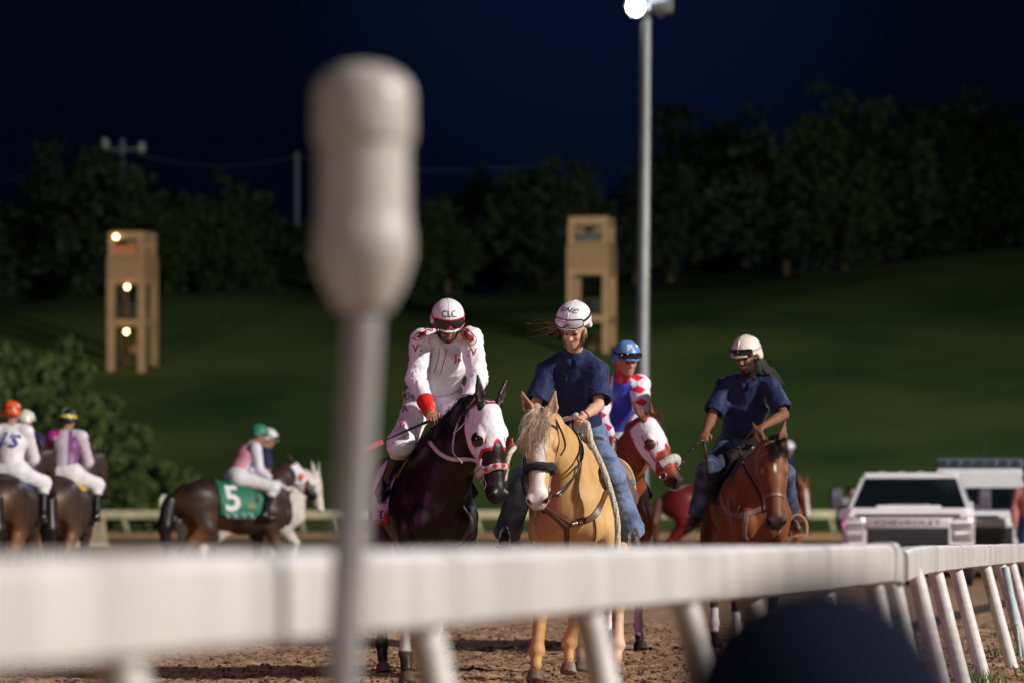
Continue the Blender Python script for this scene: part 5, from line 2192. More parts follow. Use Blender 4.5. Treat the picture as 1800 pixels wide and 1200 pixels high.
J = dict(pel=P(766, 690, 26.75), chest=P(780, 634, 26.4), neck=P(785, 592, 26.3), head=P(787, 569, 26.0),
         sha=P(741, 598, 26.25), ela=P(731, 664, 26.2), haa=P(755, 722, 26.0), hda=P(762, 740, 25.85),
         shb=P(828, 596, 26.2), elb=P(839, 664, 26.15), hab=P(815, 728, 25.95),
         hipa=P(741, 700, 26.75), kna=P(706, 780, 26.1), ana=P(682, 852, 26.3), toa=P(670, 874, 26.0),
         hipb=P(790, 700, 26.75), knb=P(832, 790, 26.3), anb=P(818, 858, 26.9), tob=P(818, 870, 26.7))
pA = Person('jockey in white silks with red trim leaning forward, CLC on helmet', J, face=8, pitch=40, roll=2, skin=(.30, .15, .09), beard=(.02, .012, .01))
pA.shirt(M_silk_w, waist=(.150, .125), chest=(.165, .12), sl=(.066, .058), sleeve=.70, hem=.125, seed=2, amp=.010, sh_r=.078, flat=True)
pA.pants(M_breech, hip=(.150, .122), thigh=(.112, .088), calf=(.085, .05), to=.28, amp=.010)
pA.boots(M_boot, top=.80, r=(.062, .045))
pA.helmet(M_helm_w)
pA.goggles(M_redtrim, M_lens, z=.076, half=56, hgt=.066)
pA.chin_strap(M_blackp)
pA.helm_text('CLC', 46, .066, M_ink, xs=.85, az=-2)
sx_ = V((1, 0, 0))


def on_shirt(p, name, world_pts, m, r=.004, off=.002):
    """piping laid on the shirt through world points"""
    pts = []
    for w_ in spline([V(x) - p.org for x in world_pts], 5):
        hit = p.shirt_bvh.ray_cast(w_ + V((0, -.6, 0)), V((0, 1, 0)))
        pts.append((hit[0] if hit[0] is not None else p.shirt_bvh.find_nearest(w_)[0]) + V((0, -off, 0)))
    b = MB()
    b.tube(pts, r, 5)
    return b.build(name, m, p.shirt_o)


def patch_on(p, name, poly, m, off=.004):
    """flat coloured patch on the shirt bounded by world points (small fan)"""
    cen = sum((V(x) for x in poly), V()) / len(poly)
    rings = [[V(x).lerp(cen, t) for x in poly] for t in (0, .33, .66)]
    vs, n = [], len(poly)
    for r_ in rings:
        vs += r_
    vs.append(cen)
    out = []
    for w_ in vs:
        l_ = w_ - p.org
        hit = p.shirt_bvh.ray_cast(l_ + V((0, -.6, 0)), V((0, 1, 0)))
        out.append((hit[0] if hit[0] is not None else p.shirt_bvh.find_nearest(l_)[0]) + V((0, -off, 0)))
    fs = []
    for k_ in range(2):
        fs += [(k_ * n + i, k_ * n + (i + 1) % n, (k_ + 1) * n + (i + 1) % n, (k_ + 1) * n + i) for i in range(n)]
    fs += [(2 * n + i, 2 * n + (i + 1) % n, 3 * n) for i in range(n)]
    b = MB()
    b.add(out, fs)
    return b.build(name, m, p.shirt_o)


on_shirt(pA, 'piping', [P(773, 612, 26.2), P(769, 632, 26.2), P(763, 654, 26.3)], M_redtrim, .003)
on_shirt(pA, 'piping', [P(785, 614, 26.2), P(780, 634, 26.2), P(774, 656, 26.3)], M_redtrim, .003)
for poly in ([(731, 593), (738, 585), (752, 577), (757, 574), (757, 580), (748, 588), (739, 595)], [(815, 580), (822, 582), (832, 592), (834, 599), (828, 603), (820, 598), (814, 589)]):
    cx, cy = sum(a for a, _ in poly) / len(poly), sum(a for _, a in poly) / len(poly)
    patch_on(pA, 'shoulder_patch', [P(a, c_, 26.2) for a, c_ in poly], mat('dark_red', (.30, .01, .02), .5))
    on_shirt(pA, 'piping', [P(cx + (a - cx) * 1.35, cy + (c_ - cy) * 1.35, 26.2) for a, c_ in poly + poly[:1]], M_redtrim, .0028)
on_shirt(pA, 'piping', [P(716, 597, 26.3), P(724, 596, 26.3), P(732, 597, 26.3)], M_redtrim, .003)
for tx, px, py, sz, mm in (('V', 730, 612, .075, M_inkred), ('V', 833, 619, .070, M_inkred), ('J', 801, 627, .07, M_inkred), ('P', 807, 633, .045, M_inkred)):
    decal(tx, pA.shirt_bvh, P(px, py, 26.15) - pA.org, V((1, 0, 0)), V((0, 0, 1)), sz, mm, pA.shirt_o, off=.004, bold=.001)
for px, py in ((739, 608), (740, 616), (739, 624), (824, 618), (823, 625)):
    decal('=', pA.shirt_bvh, P(px, py, 26.15) - pA.org, V((1, 0, 0)), V((0, 0, 1)), .035, M_blackp, pA.shirt_o, off=.004)
# red cuff and green band at the wrist, red letters down the breeches
q = SDF()
a, c = pA.L['ela'].lerp(pA.L['haa'], .70), pA.L['haa']
q.ecap(a, c, .061, .050, k=.01)
sdf_obj('cuff', q, .006, mat('red_satin', (.62, .022, .012), .4, bump=.4, bs=30), pA.root)
q = SDF()
d = (c - a).normalized()
q.ecap(c + d * .040, c + d * .056, .036, .034, k=.01)
sdf_obj('wristband', q, .006, mat('green_band', (.16, .42, .30), .6), pA.root)
me = pA.pants_o.data
bvp = BVHTree.FromPolygons([v.co[:] for v in me.vertices], [p_.vertices[:] for p_ in me.polygons])
for tx, px, py in (('C', 711, 692), ('A', 709, 716), ('R', 706, 742)):
    decal(tx, bvp, P(px, py, 26.1) - pA.org, V((1, 0, 0)), V((0.1, 0, 1)), .075, M_inkred, pA.pants_o, off=.012, rot=8)
# whip
g = pA.J['gripa']
b = MB()
t = thing('whip', 'thin riding whip with a red tip held by the jockey in white', 'whip', g)
tip = P(632, 794, 25.9) - g
b.tube([V((0.02, 0, .004)), tip * .32, tip * .66], [.011, .009, .0035], 8)
b.build('shaft', M_blackp, t)
b = MB()
b.box(tip * .84, (tip.length * .33, .006, .034), tip.to_track_quat('X', 'Z').to_matrix(), bev=.002)
b.build('flap', mat('flap_red', (.55, .05, .09), .6), t)
# ================================================================== palomino and the rider in the navy polo
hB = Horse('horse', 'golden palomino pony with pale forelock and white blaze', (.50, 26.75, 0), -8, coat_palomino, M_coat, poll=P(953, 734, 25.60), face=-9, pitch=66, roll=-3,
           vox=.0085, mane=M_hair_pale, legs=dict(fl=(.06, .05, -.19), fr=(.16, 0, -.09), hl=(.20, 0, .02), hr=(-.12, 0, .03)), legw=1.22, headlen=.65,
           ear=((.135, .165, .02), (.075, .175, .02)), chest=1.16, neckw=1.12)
hB.forelock(170, .235, seed=5, r=.0020, spread=.020, sway=-.040)
hB.mane(side=-1, n=170, length=.30, r=.0026, seed=4)
br = hB.bridle(M_leather_d, wd=.017, noseband=False)
hB.ring(.345, .05, M_fleece_b, name='fleece_noseband', lump=.029, a0=-100, a1=100, parent=br)
# curb chain and bit shanks
b = MB()
for sd in (-1, 1):
    c, no = hB.snap(hB.H(.47, sd * .1, -.10), .010)
    b.tube([c + hB.hu * .03, c, c - hB.hu * .05 + hB.hf * .03, c - hB.hu * .085 + hB.hf * .01], .006, 6)
cl = [hB.H(.49, -.055, -.16), hB.H(.50, -.02, -.185), hB.H(.50, .02, -.185), hB.H(.49, .055, -.16)]
pl = spline(cl, 8)
for i, p in enumerate(pl):
    b.ball(p, .010, n=8)
b.build('bit', M_metal, br)
hBr = hB.Mi
gripw = P(1006, 738, 26.05)
b = MB()
for sd, mid in ((1, [P(1012, 800, 25.95), P(1008, 838, 25.7), P(985, 868, 25.45)]), (1, [P(1010, 790, 25.9), P(1018, 822, 25.7), P(996, 852, 25.4), P(972, 872, 25.3)])):
    b.tube(hB.clear(spline([gripw] + mid + [hB.world(hB.H(.47, .085, -.11))], 8), .009, True), .0075, 6)
b.tube(hB.clear(spline([P(938, 745, 26.0), P(924, 780, 25.9), P(918, 840, 25.6), hB.world(hB.H(.47, -.085, -.11))], 8), .009, True), .0075, 6)
for i_ in range(len(b.v)):
    b.v[i_] = tuple(hBr @ V(b.v[i_]))
b.build('rein', M_leather_d, br)
# breast collar
bc = hB.strap('breast_collar', [hBr @ P(x, y, d) for x, y, d in ((1064, 838, 26.3), (1060, 862, 26.1), (1046, 905, 25.9), (1018, 936, 25.7), (985, 952, 25.6), (960, 946, 25.6), (944, 930, 25.65),
                                                                (936, 905, 25.8), (932, 880, 26.0))], M_leather, wd=.046, th=.008, n=8)
COL = hB.last
hB.strap('centre_strap', [hBr @ P(x, y, d) for x, y, d in ((970, 862, 25.5), (978, 900, 25.55), (984, 948, 25.6))], M_leather_d, wd=.022, th=.007, parent=bc)
hB.strap('girth_strap', [hBr @ P(x, y, d) for x, y, d in ((985, 952, 25.6), (984, 985, 25.7), (985, 1020, 25.9))], M_leather, wd=.040, th=.007, parent=bc)
hB.strap('hanging_strap', [hBr @ P(x, y, d) for x, y, d in ((1045, 912, 25.9), (1049, 935, 25.9), (1050, 965, 25.9))], M_leather_d, wd=.008, th=.004, parent=bc)
b = MB()
for t_ in (.10, .15, .34, .38, .42):
    c = COL[int(t_ * (len(COL) - 1))]
    c, no = hB.snap(c, .014)
    b.ball(c, .015, n=10)
c, no = hB.snap(hBr @ P(985, 952, 25.6), .014)
b.lathe([(.026, -.004), (.030, 0), (.020, .006), (.002, .009)], 16, c, no)
b.build('concho', M_metal, bc)

M_teal = mat('teal_blanket', (.035, .15, .155), .9, var=.15, vs=20, bump=.3, bs=120)
M_tan = mat('tan_felt', (.26, .155, .065), .9, var=.2, vs=14, bump=.3, bs=100)
b1, _ = saddle_cloth(hB, 'teal saddle blanket on the palomino', M_teal, x0=-.44, x1=.40, drop=64, off=.014, cat='saddle blanket', name='saddle_blanket')
b2, _ = saddle_cloth(hB, 'tan felt pad lying over the teal blanket on the palomino', M_tan, x0=-.40, x1=.35, drop=58, off=.026, th=.012, cat='saddle pad', name='saddle_pad')


def western_saddle(hs, label, m, horn_m=None):
    W = lambda x, y, z: hs.M @ V((x * hs.k, y * hs.k, z * hs.k))
    o0 = W(.0, 0, 1.52)
    lo = lambda x, y, z: W(x, y, z) - o0
    sv = tuple((W(0, 1, 0) - W(0, 0, 0)))
    t = thing('saddle', label, 'saddle', o0)
    q = SDF()
    q.ecap(lo(-.22, 0, 1.58), lo(.18, 0, 1.59), (.17, .04), (.13, .05), sv, k=.03)
    q.ecap(lo(.24, -.13, 1.60), lo(.24, .13, 1.60), (.07, .07), (.07, .07), k=.04)
    q.ecap(lo(.24, 0, 1.62), lo(.26, 0, 1.71), .045, .028, k=.03)
    q.ecap(lo(-.26, -.16, 1.60), lo(-.26, .16, 1.60), (.04, .07), (.04, .07), k=.03)
    q.ell(lo(-.29, 0, 1.68), (.06, .15, .07), k=.04)
    for sg in (-1, 1):
        q.ecap(lo(.10, sg * .20, 1.52), lo(.02, sg * .37, 1.22), (.025, .18), (.018, .15), sv, k=.03)
        q.ecap(lo(.24, sg * .14, 1.56), lo(.22, sg * .30, 1.38), (.03, .07), (.02, .05), sv, k=.03)
    sdf_obj('seat', q, .011, m, t)
    b = MB()
    ax = (lo(.35, 0, .55) - lo(0, 0, 0)).normalized()
    cc = lo(.275, 0, 1.735)
    b.lathe([(.02, -.03), (.066, -.006), (.071, .0), (.070, .012), (.060, .014), (.058, .010), (.02, .012), (.002, .014)], 28, cc, (hs.M.to_3x3() @ V((.75, 0, .66))))
    b.build('horn', horn_m or M_leather_d, t)
    return t


western_saddle(hB, 'brown western saddle with a broad round horn on the palomino', M_leather, mat('horn_metal', (.32, .29, .26), .35, .7, bump=.5, bs=60))

J = dict(pel=P(1012, 762, 26.70), chest=P(1008, 690, 26.6), neck=P(1009, 621, 26.5), head=P(1009, 580, 26.35),
         sha=P(964, 648, 26.55), ela=P(941, 712, 26.5), haa=P(948, 745, 26.15),
         shb=P(1052, 648, 26.5), elb=P(1052, 712, 26.35), hab=P(1024, 732, 26.12), hdb=P(1003, 741, 26.0), thb=P(1014, 722, 26.0),
         hipa=P(982, 772, 26.7), kna=P(920, 842, 26.15), ana=P(890, 940, 26.4), toa=P(886, 950, 26.15),
         hipb=P(1040, 770, 26.7), knb=P(1078, 836, 26.1), anb=P(1110, 938, 26.35), tob=P(1116, 952, 26.1))
pB = Person('woman rider in navy polo and jeans, goggles up on white helmet', J, face=-21, pitch=29, roll=-6, skin=(.58, .34, .24), hs=1.0, fem=True, vox=.0055, lips=(.42, .15, .14))
pB.shirt(M_navy, waist=(.185, .125), chest=(.170, .118), sleeve=.86, sl=(.092, .09), short=True, seed=7, amp=.008, sh_r=.066, hem=.07, kk=.07)
pB.pants(M_jeans, hip=(.165, .130), thigh=(.100, .080), calf=(.07, .085), to=1.0, flare=.100, amp=.009)
pB.boots(M_boot_b, top=.15, r=(.05, .045))
pB.collar(M_navy)
pB.helmet(M_helm_w, size=1.06, low=.046, cz=.078, rz=.112, peak=.05)
pB.goggles(M_blackp, M_lens_c, z=.108, half=50, hgt=.054)
pB.chin_strap(mat('strap_beige', (.35, .28, .22), .8), .0045)
pB.helm_text('\u0190N\u0190', 56, .052, M_ink, xs=1.25, shear=.2, az=-6)
pB.helm_text('Personal Gold', -8, .017, M_ink, xs=1.4, shear=.4, bold=.0004, az=4)
# placket, buttons, collar edge
on_shirt(pB, 'placket', [P(993, 632, 26.3), P(996, 650, 26.3), P(996, 668, 26.35)], M_navy, .008, .0)
b = MB()
for py in (640, 650, 664):
    l_ = P(996, py, 26.2) - pB.org
    hit = pB.shirt_bvh.ray_cast(l_ + V((0, -.5, 0)), V((0, 1, 0)))
    b.ball((hit[0] or l_) + V((0, -.010, 0)), (.006, .003, .006), n=8)
b.build('button', M_blackp, pB.shirt_o)
# hair: tucked behind the face, loose strands blowing to the left
rr = random.Random(4)
b = MB()
for i in range(190):
    a = rr.uniform(-1, 1)
    sd = -1 if rr.random() < .6 else 1
    p0 = pB.H(-.02 + rr.uniform(-.03, .05), sd * .078, -.005 + rr.uniform(-.03, .02))
    pts = [p0, p0 + V((sd * -.006, .01, -.04)) + V((rr.uniform(-.006, .006), 0, 0)), p0 + V((rr.uniform(-.008, .008) - sd * .012, .04, -.055)), p0 + V((rr.uniform(-.015, .015) - sd * .03, .07, -.075))]
    b.tube(spline(pts, 3), .0019, 3, caps=False)
left = -1 if pB.hs.x > 0 else 1
for i in range(38):
    p0 = pB.H(-.045 + rr.uniform(-.03, .03), left * .075, -.02 + rr.uniform(-.035, .02))
    L_ = rr.choice((.10, .14, .18, .22, .27))
    dz = rr.uniform(-.035, .07)
    wv, fq, ph_ = rr.uniform(.006, .018), rr.uniform(4, 8), rr.uniform(0, 6)
    pts = [p0]
    for k_ in range(1, 6):
        t = k_ / 5
        pts.append(p0 + V((-L_ * t, -.02 * t, dz * t + wv * math.sin(t * fq + ph_) - wv * math.sin(ph_) - .01 * t)))
    k2 = spline(pts, 3)
    b.tube(k2, [.0019 * (1 - .8 * i_ / (len(k2) - 1)) for i_ in range(len(k2))], 3, caps=False)
b.build('hair', M_gold, pB.root)
b = MB()
c = V(pB.L['hab']) + (V(pB.L['elb']) - V(pB.L['hab'])).normalized() * .03
ax = (V(pB.L['elb']) - V(pB.L['hab'])).normalized()
o_ = ax.orthogonal().normalized()
o2 = ax.cross(o_)
b.tube([c + (o_ * math.cos(a) + o2 * math.sin(a)) * .032 for a in [i * math.pi / 8 for i in range(17)]], .004, 6, caps=False)
b.build('bracelet', M_redtrim, pB.root)
for sd in 'ab':
    p = pB.J['to' + sd] + V((0, .05, -.04))
    root = thing('stirrup', 'metal stirrup at the woman rider\'s foot by the ' + ('dark horse' if sd == 'a' else 'hanging braided rope'), 'stirrup', p)
    b = MB()
    wd = .07
    root.rotation_euler = (0, R(-12 if sd == 'b' else 12), R(62 if sd == 'b' else -62))
    b.tube([V((math.sin(R(-125 + 250 * i / 12)) * wd, 0, math.cos(R(-125 + 250 * i / 12)) * wd * 1.25 + .05)) for i in range(13)], .010, 6)
    b.build('bow', M_metal, root)
    b = MB()
    b.box((0, 0, -.012), (wd * 1.6, .07, .016), bev=.004)
    b.build('tread', M_metal, root)

gb = pB.J['gripb']
rope('lead_rope', [gb + V((-.03, .0, .05)), gb, gb + V((.05, -.02, -.02)), P(1040, 778, 25.9), P(1060, 822, 25.8), P(1076, 872, 25.78), P(1085, 915, 25.8), P(1085, 972, 25.85)], .021, M_rope,
     'thick white braided rope hanging from the woman rider\'s hand past her knee', 'rope', avoid=(hB,))
rope('lead_rope', [hA.world(hA.snap(hA.H(.44, .08, -.07), .02)[0]), P(894, 802, 25.35), P(908, 782, 25.5), P(922, 762, 25.65), P(938, 748, 25.9), P(968, 742, 26.1), gb + V((-.03, 0, .03))], .017, M_rope,
     'white rope running from the dark horse\'s noseband behind the palomino\'s head', 'rope')

# ================================================================== chestnut horse and the rider in the blue helmet
hC = Horse('horse', 'chestnut racehorse in a white hood with red trim and cream noseband', (.80, 32.4, 0), 9, coat_bay(base=(.20, .050, .018), star=False, legs=True, socks=True), M_coat,
           poll=P(1140, 740, 31.35), face=56, pitch=57, roll=3, vox=.011, mane=M_hair_red, headlen=.62, ear=((.08, .20, .0), (.12, .18, .03)),
           legs=dict(fl=(.12, 0), fr=(-.1, 0)))
hdC = hC.hood(M_white, M_redtrim, front=.30, cupm=mat('brown_mesh', (.07, .028, .015), .3), vox=.008)
br = hC.bridle(mat('red_strap', (.42, .02, .05), .5), wd=.022, brow=False, noseband=False)
hC.ring(.385, .05, M_fleece, name='fleece_noseband', lump=.040, a0=-75, a1=75, parent=br)
hC.ring(.43, .024, M_redtrim, parent=br)
hC.strap('neck_strap', [hC.Mi @ P(1086, 790, 31.9), hC.Mi @ P(1105, 799, 31.7), hC.Mi @ P(1128, 808, 31.5), hC.Mi @ P(1146, 818, 31.3)], mat('pink_strap', (.62, .20, .26), .5), wd=.05, th=.006, parent=br)
hC.mane(side=1, n=80, length=.14, r=.003, seed=6, m=M_hair_red)
saddle_cloth(hC, 'cloth under the saddle of the chestnut racehorse', M_white, x0=-.36, x1=.34, drop=62, group=None)
race_saddle(hC, 'small saddle under the rider with the blue helmet')
J = dict(pel=P(1070, 775, 32.55), chest=P(1082, 715, 32.35), neck=P(1093, 668, 32.15), head=P(1102, 634, 32.0),
         sha=P(1062, 680, 32.3), ela=P(1056, 738, 32.1), haa=P(1078, 778, 31.8),
         shb=P(1125, 676, 32.2), elb=P(1127, 722, 32.05), hab=P(1108, 762, 31.75),
         hipa=P(1055, 778, 32.55), kna=P(1045, 840, 32.1), ana=P(1040, 900, 32.5), toa=P(1040, 915, 32.2),
         hipb=P(1085, 780, 32.55), knb=P(1112, 835, 32.2), anb=P(1118, 895, 32.5), tob=P(1122, 905, 32.2))


def silkC(pts, tg):
    p = pts
    c = np.tile(np.array((.035, .055, .50)), (len(p), 1))
    sl = (tg == 2) | (tg == 3)
    c = mixc(c, (.72, .70, .80), sl * 1.0)
    # red diamonds on the sleeves
    ph = (p[:, 2] * 9.5) % 1.0
    ang = (p[:, 0] * 6.0 + p[:, 1] * 2) % 1.0
    dia = smooth01((.36 - np.abs(ph - .5) - np.abs(ang - .5) * .9) / .04) * sl
    c = mixc(c, (.60, .02, .03), dia)
    # white sash and red placket down the chest
    u = p[:, 0] - (p[:, 2] - .4) * .12 + .02
    c = mixc(c, (.78, .70, .80), smooth01((.030 - np.abs(u)) / .006) * (tg == 1))
    c = mixc(c, (.50, .04, .12), smooth01((.012 - np.abs(u)) / .004) * (tg == 1))
    c = mixc(c, (.78, .74, .84), smooth01((.13 - p[:, 2]) / .012) * (tg == 1))
    c = mixc(c, (.55, .02, .05), (tg == 4) * 1.0)
    return c


M_silkC = mat('patterned_silk', rough=.38, attr=True, bump=.12, bs=60, sheen=.2)
pC = Person('jockey with blue helmet and blue, white and red silks', J, face=22, pitch=14, roll=2, skin=(.50, .25, .17), vox=.008)
pC.shirt(M_silkC, waist=(.135, .11), chest=(.165, .12), sl=(.066, .052), sleeve=.92, cols=silkC, seed=5, hem=.12, vox=.009)
pC.pants(M_breech, hip=(.15, .13), thigh=(.105, .085), to=.3, vox=.011)
pC.boots(M_boot, top=.8)
pC.helmet(M_helm_b, vox=.008, peak=.12)
pC.goggles(M_blackp, M_lens, z=.066, half=54, hgt=.046)
pC.helm_text('JR', 44, .062, M_white, bold=.002, az=-8)
q = SDF()
q.ecap(pC.H(-.03, -.065, -.03), pC.H(0, -.035, -.115), (.022, .03), (.03, .02), k=.02)
q.ecap(pC.L['neck'], pC.H(-.01, 0, -.09), .066, .058, k=.02)
sdf_obj('neckerchief', q, .009, mat('red_satin'), pC.root)

# ================================================================== bay and the man in the navy polo
hD = Horse('horse', 'reddish bay pony with a small white star and leather bridle', (1.93, 31.75, 0), 5, coat_bay(base=(.16, .053, .015), star=True, legs=True), M_coat,
           poll=P(1358, 785, 30.60), face=5, pitch=70, roll=2, vox=.011, mane=M_hair_dark, girth=.84, chest=.86, neckw=.88, headlen=.69, ear=((.135, .18, .01), (.10, .20, .01)),
           legs=dict(fr=(.1, 0), fl=(-.05, 0), hl=(.1, 0)))
M_strapD = mat('tan_strap', (.22, .13, .10), .5, var=.2, vs=15)
br = hD.bridle(M_strapD, nose=.36, wd=.024)
hD.forelock(26, .13, r=.003, spread=.006, m=M_hair_dark)
hD.mane(side=1, n=110, length=.20, r=.003, seed=8)
bc = hD.strap('breast_collar', [hD.Mi @ P(x, y, d) for x, y, d in ((1262, 850, 31.4), (1275, 895, 31.1), (1298, 905, 30.95), (1312, 902, 30.9), (1345, 892, 30.9), (1375, 870, 31.1))], M_strapD, wd=.045,
              th=.008, n=8)
hD.strap('girth_strap', [hD.Mi @ P(x, y, d) for x, y, d in ((1312, 902, 30.9), (1311, 930, 30.95), (1310, 960, 31.0))], M_strapD, wd=.04, th=.008, parent=bc)
hD.strap('tie_down', [hD.Mi @ P(x, y, d) for x, y, d in ((1275, 875, 31.1), (1278, 905, 31.0), (1281, 920, 31.0))], M_strapD, wd=.02, th=.008, parent=bc)
b = MB()
for x, y in ((1293, 887), (1312, 902), (1366, 930), (1345, 882)):
    c, no = hD.snap(hD.Mi @ P(x, y, 31.0), .012)
    b.lathe([(.028, -.004), (.030, 0), (.020, .007), (.002, .010)], 12, c, no)
b.build('concho', M_metal, bc)
b = MB()
b.tube(spline([hD.Mi @ P(1238, 778, 31.0), hD.Mi @ P(1241, 800, 31.0), hD.Mi @ P(1243, 830, 31.05), hD.Mi @ P(1246, 850, 31.1)], 5), .014, 6)
b.tube(spline([hD.Mi @ P(1330, 752, 31.0), hD.Mi @ P(1318, 762, 31.0), hD.Mi @ P(1300, 800, 31.0), hD.Mi @ P(1335, 868, 30.6), hD.H(.45, -.08, -.1)], 5), .010, 6)
b.build('rein', M_leather_d, br)
saddle_cloth(hD, 'dark purple saddle blanket on the bay pony', mat('purple_blanket', (.055, .035, .075), .9, var=.15, vs=12, bump=.3, bs=80), x0=-.42, x1=.44, drop=84, off=.016, th=.014, cat='saddle blanket',
             name='saddle_blanket')
western_saddle(hD, 'dark leather stock saddle under the man in the navy polo', M_leather_d)
J = dict(pel=P(1303, 772, 31.95), chest=P(1310, 712, 31.85), neck=P(1316, 664, 31.75), head=P(1312, 628, 31.62),
         sha=P(1276, 676, 31.85), ela=P(1251, 732, 31.75), haa=P(1240, 760, 31.45), hda=P(1234, 778, 31.3),
         shb=P(1352, 672, 31.75), elb=P(1378, 728, 31.6), hab=P(1342, 748, 31.3),
         hipa=P(1284, 785, 31.95), kna=P(1244, 826, 31.3), ana=P(1224, 908, 31.45), toa=P(1212, 928, 31.2),
         hipb=P(1325, 785, 31.95), knb=P(1378, 832, 31.4), anb=P(1392, 912, 31.7), tob=P(1402, 928, 31.35))
pD = Person('man rider in navy polo with cream helmet and long dark braids', J, face=-32, pitch=16, roll=0, skin=(.21, .095, .05), vox=.0075, beard=(.02, .012, .01), hs=1.05, lips=(.25, .1, .08))
pD.shirt(M_navy, waist=(.175, .125), chest=(.180, .125), sleeve=.86, sl=(.086, .09), short=True, seed=9, amp=.008, sh_r=.074, hem=.04, vox=.009, kk=.06)
pD.pants(M_jeans_d, hip=(.165, .13), thigh=(.110, .085), calf=(.07, .08), flare=.078, to=.97, vox=.011)
pD.boots(M_boot_b, top=.2, r=(.055, .048))
pD.collar(M_navy)
pD.helmet(M_helm_c, vox=.008, size=1.02)
pD.goggles(M_blackp, M_lens, z=.064, half=54, hgt=.050, strap=mat('grey_strap', (.35, .36, .42), .6))
q = SDF()
rgt = 1 if pD.hs.x > 0 else -1
for i in range(9):
    yy = .062 + .004 * (i % 3)
    a = pD.H(-.03 - .008 * i, rgt * yy, -.01)
    q.ecap(a, a + V((.01 + .012 * i, .03, -.10 - .02 * (i % 3))), .013, .011, k=.006)
    if i > 4:
        q.ecap(a + V((.01 + .012 * i, .03, -.10)), a + V((.06 + .018 * i, .06, -.24)), .012, .008, k=.006)
sdf_obj('braids', q, .007, M_dread, pD.root)
rope('lead_rope', [pD.J['gripa'], P(1222, 782, 31.3), P(1206, 800, 31.3), hC.world(hC.snap(hC.H(.45, .06, -.06), .02)[0])], .010, M_leather_d,
     'thin dark lead running from the man\'s hand to the chestnut\'s muzzle', 'lead', strands=2)
root = thing('stirrup', 'brown stirrup at the foot of the man in the navy polo', 'stirrup', pD.J['tob'] + V((0, .05, -.05)))
b = MB()
b.tube([V((math.sin(R(-125 + 250 * i / 12)) * .08, 0, math.cos(R(-125 + 250 * i / 12)) * .11 + .05)) for i in range(13)], .014, 6)
b.build('bow', mat('tan_hide', (.36, .20, .10), .6), root)
b = MB()
b.box((0, 0, -.012), (.13, .08, .02), bev=.004)
b.build('tread', mat('tan_hide'), root)

# ================================================================== riders further off
M_coatf = mat('far_coat', rough=0.46, attr=True, var=0.25, vs=7, spec=0.35)
M_purple = mat('purple_silk', (.20, .05, .19), .45, bump=.2, bs=20)
M_magenta = mat('magenta_silk', (.40, .02, .20), .45, bump=.2, bs=20)
dark5 = coat_dark(base=(.036, .020, .014), tan=(.24, .095, .024), amount=1.0)


def far_jockey(label, hs, shirt_m, lean=20, face=0, pitch=10, helm=M_helm_w, skin=(.35, .18, .12), cols=None, breech=M_breech, polo=False, group=None, hcol=None, gog=True, pcols=None,
               short=False, boots=M_boot, **kw):
    if not polo:
        kw = dict(dict(fold=.22, kneef=.40, stirrup=1.0), **kw)
    J = ride(hs, lean=lean, **kw)
    p = Person(label, J, face=face, pitch=pitch, skin=skin, vox=.014, face_detail=False, group=group)
    if polo:
        p.shirt(shirt_m, waist=(.17, .13), chest=(.185, .13), sleeve=.9, sl=(.09, .09), short=True, vox=.014, sh_r=.082, cols=cols, collar=True)
    else:
        p.shirt(shirt_m, waist=(.145, .12), chest=(.175, .13), sl=(.068, .055), sleeve=.9, vox=.014, cols=cols)
    p.pants(breech, hip=(.165, .145), thigh=(.115, .09), to=.95 if polo else .25, flare=.08 if polo else .07, vox=.015)
    p.boots(boots, top=.2 if polo else .8, vox=.015)
    p.helmet(helm, vox=.011, colf=hcol)
    if gog:
        p.goggles(M_blackp, M_lens, z=.062, half=52, hgt=.045)
    return p


# two dark horses going away at the left with their riders, a pony rider beyond
hF1 = Horse('horse', 'dark brown racehorse seen from behind under the rider in orange helmet', (-5.93, 45.3, 0), 178, dark5, M_coatf, vox=.017, mane=M_hair_dark, poll=(-5.64, 46.6, 1.85),
            face=170, legs=dict(hl=(.12, 0), hr=(-.1, 0)))


def silkF1(p, tg):
    c = np.tile(np.array((.74, .72, .82)), (len(p), 1))
    return c


pF1 = far_jockey('jockey seen from behind in white silks with blue letters and orange helmet', hF1, M_silk_w, lean=8, face=160, pitch=5, helm=mat('orange_helmet', (.75, .10, .02), .4), gog=True, elbow=.05)
decal('J/S', pF1.shirt_bvh, pF1.L['chest'] + V((0, -.3, .02)), V((1, 0, 0)), V((0, 0, 1)), .22, M_inkblue, pF1.shirt_o, off=.02, shear=.2, rot=-14, bold=.003)
hF2 = Horse('horse', 'brown racehorse seen from behind under the purple and white rider', (-5.64, 48.4, 0), 176, coat_dark(base=(.045, .030, .024), tan=(.24, .12, .05), amount=1.0), M_coatf,
            vox=.017, mane=M_hair_dark, poll=(-5.34, 49.7, 1.85), face=165, legs=dict(hl=(-.12, 0), hr=(.12, 0)))


def silkF2(p, tg):
    c = np.tile(np.array((.66, .58, .68)), (len(p), 1))
    c = mixc(c, (.20, .055, .20), ((tg == 1) | (tg == 4)) * smooth01((p[:, 0] - .035) / .01) * 1.0)
    c = mixc(c, (.42, .02, .22), (tg == 2) * 1.0)
    return c


def helmF2(q):
    c = np.tile(np.array((.012, .014, .03)), (len(q), 1))
    return mixc(c, (.65, .55, .03), smooth01((.082 - q[:, 2]) / .01) * smooth01((q[:, 2] - .035) / .01))


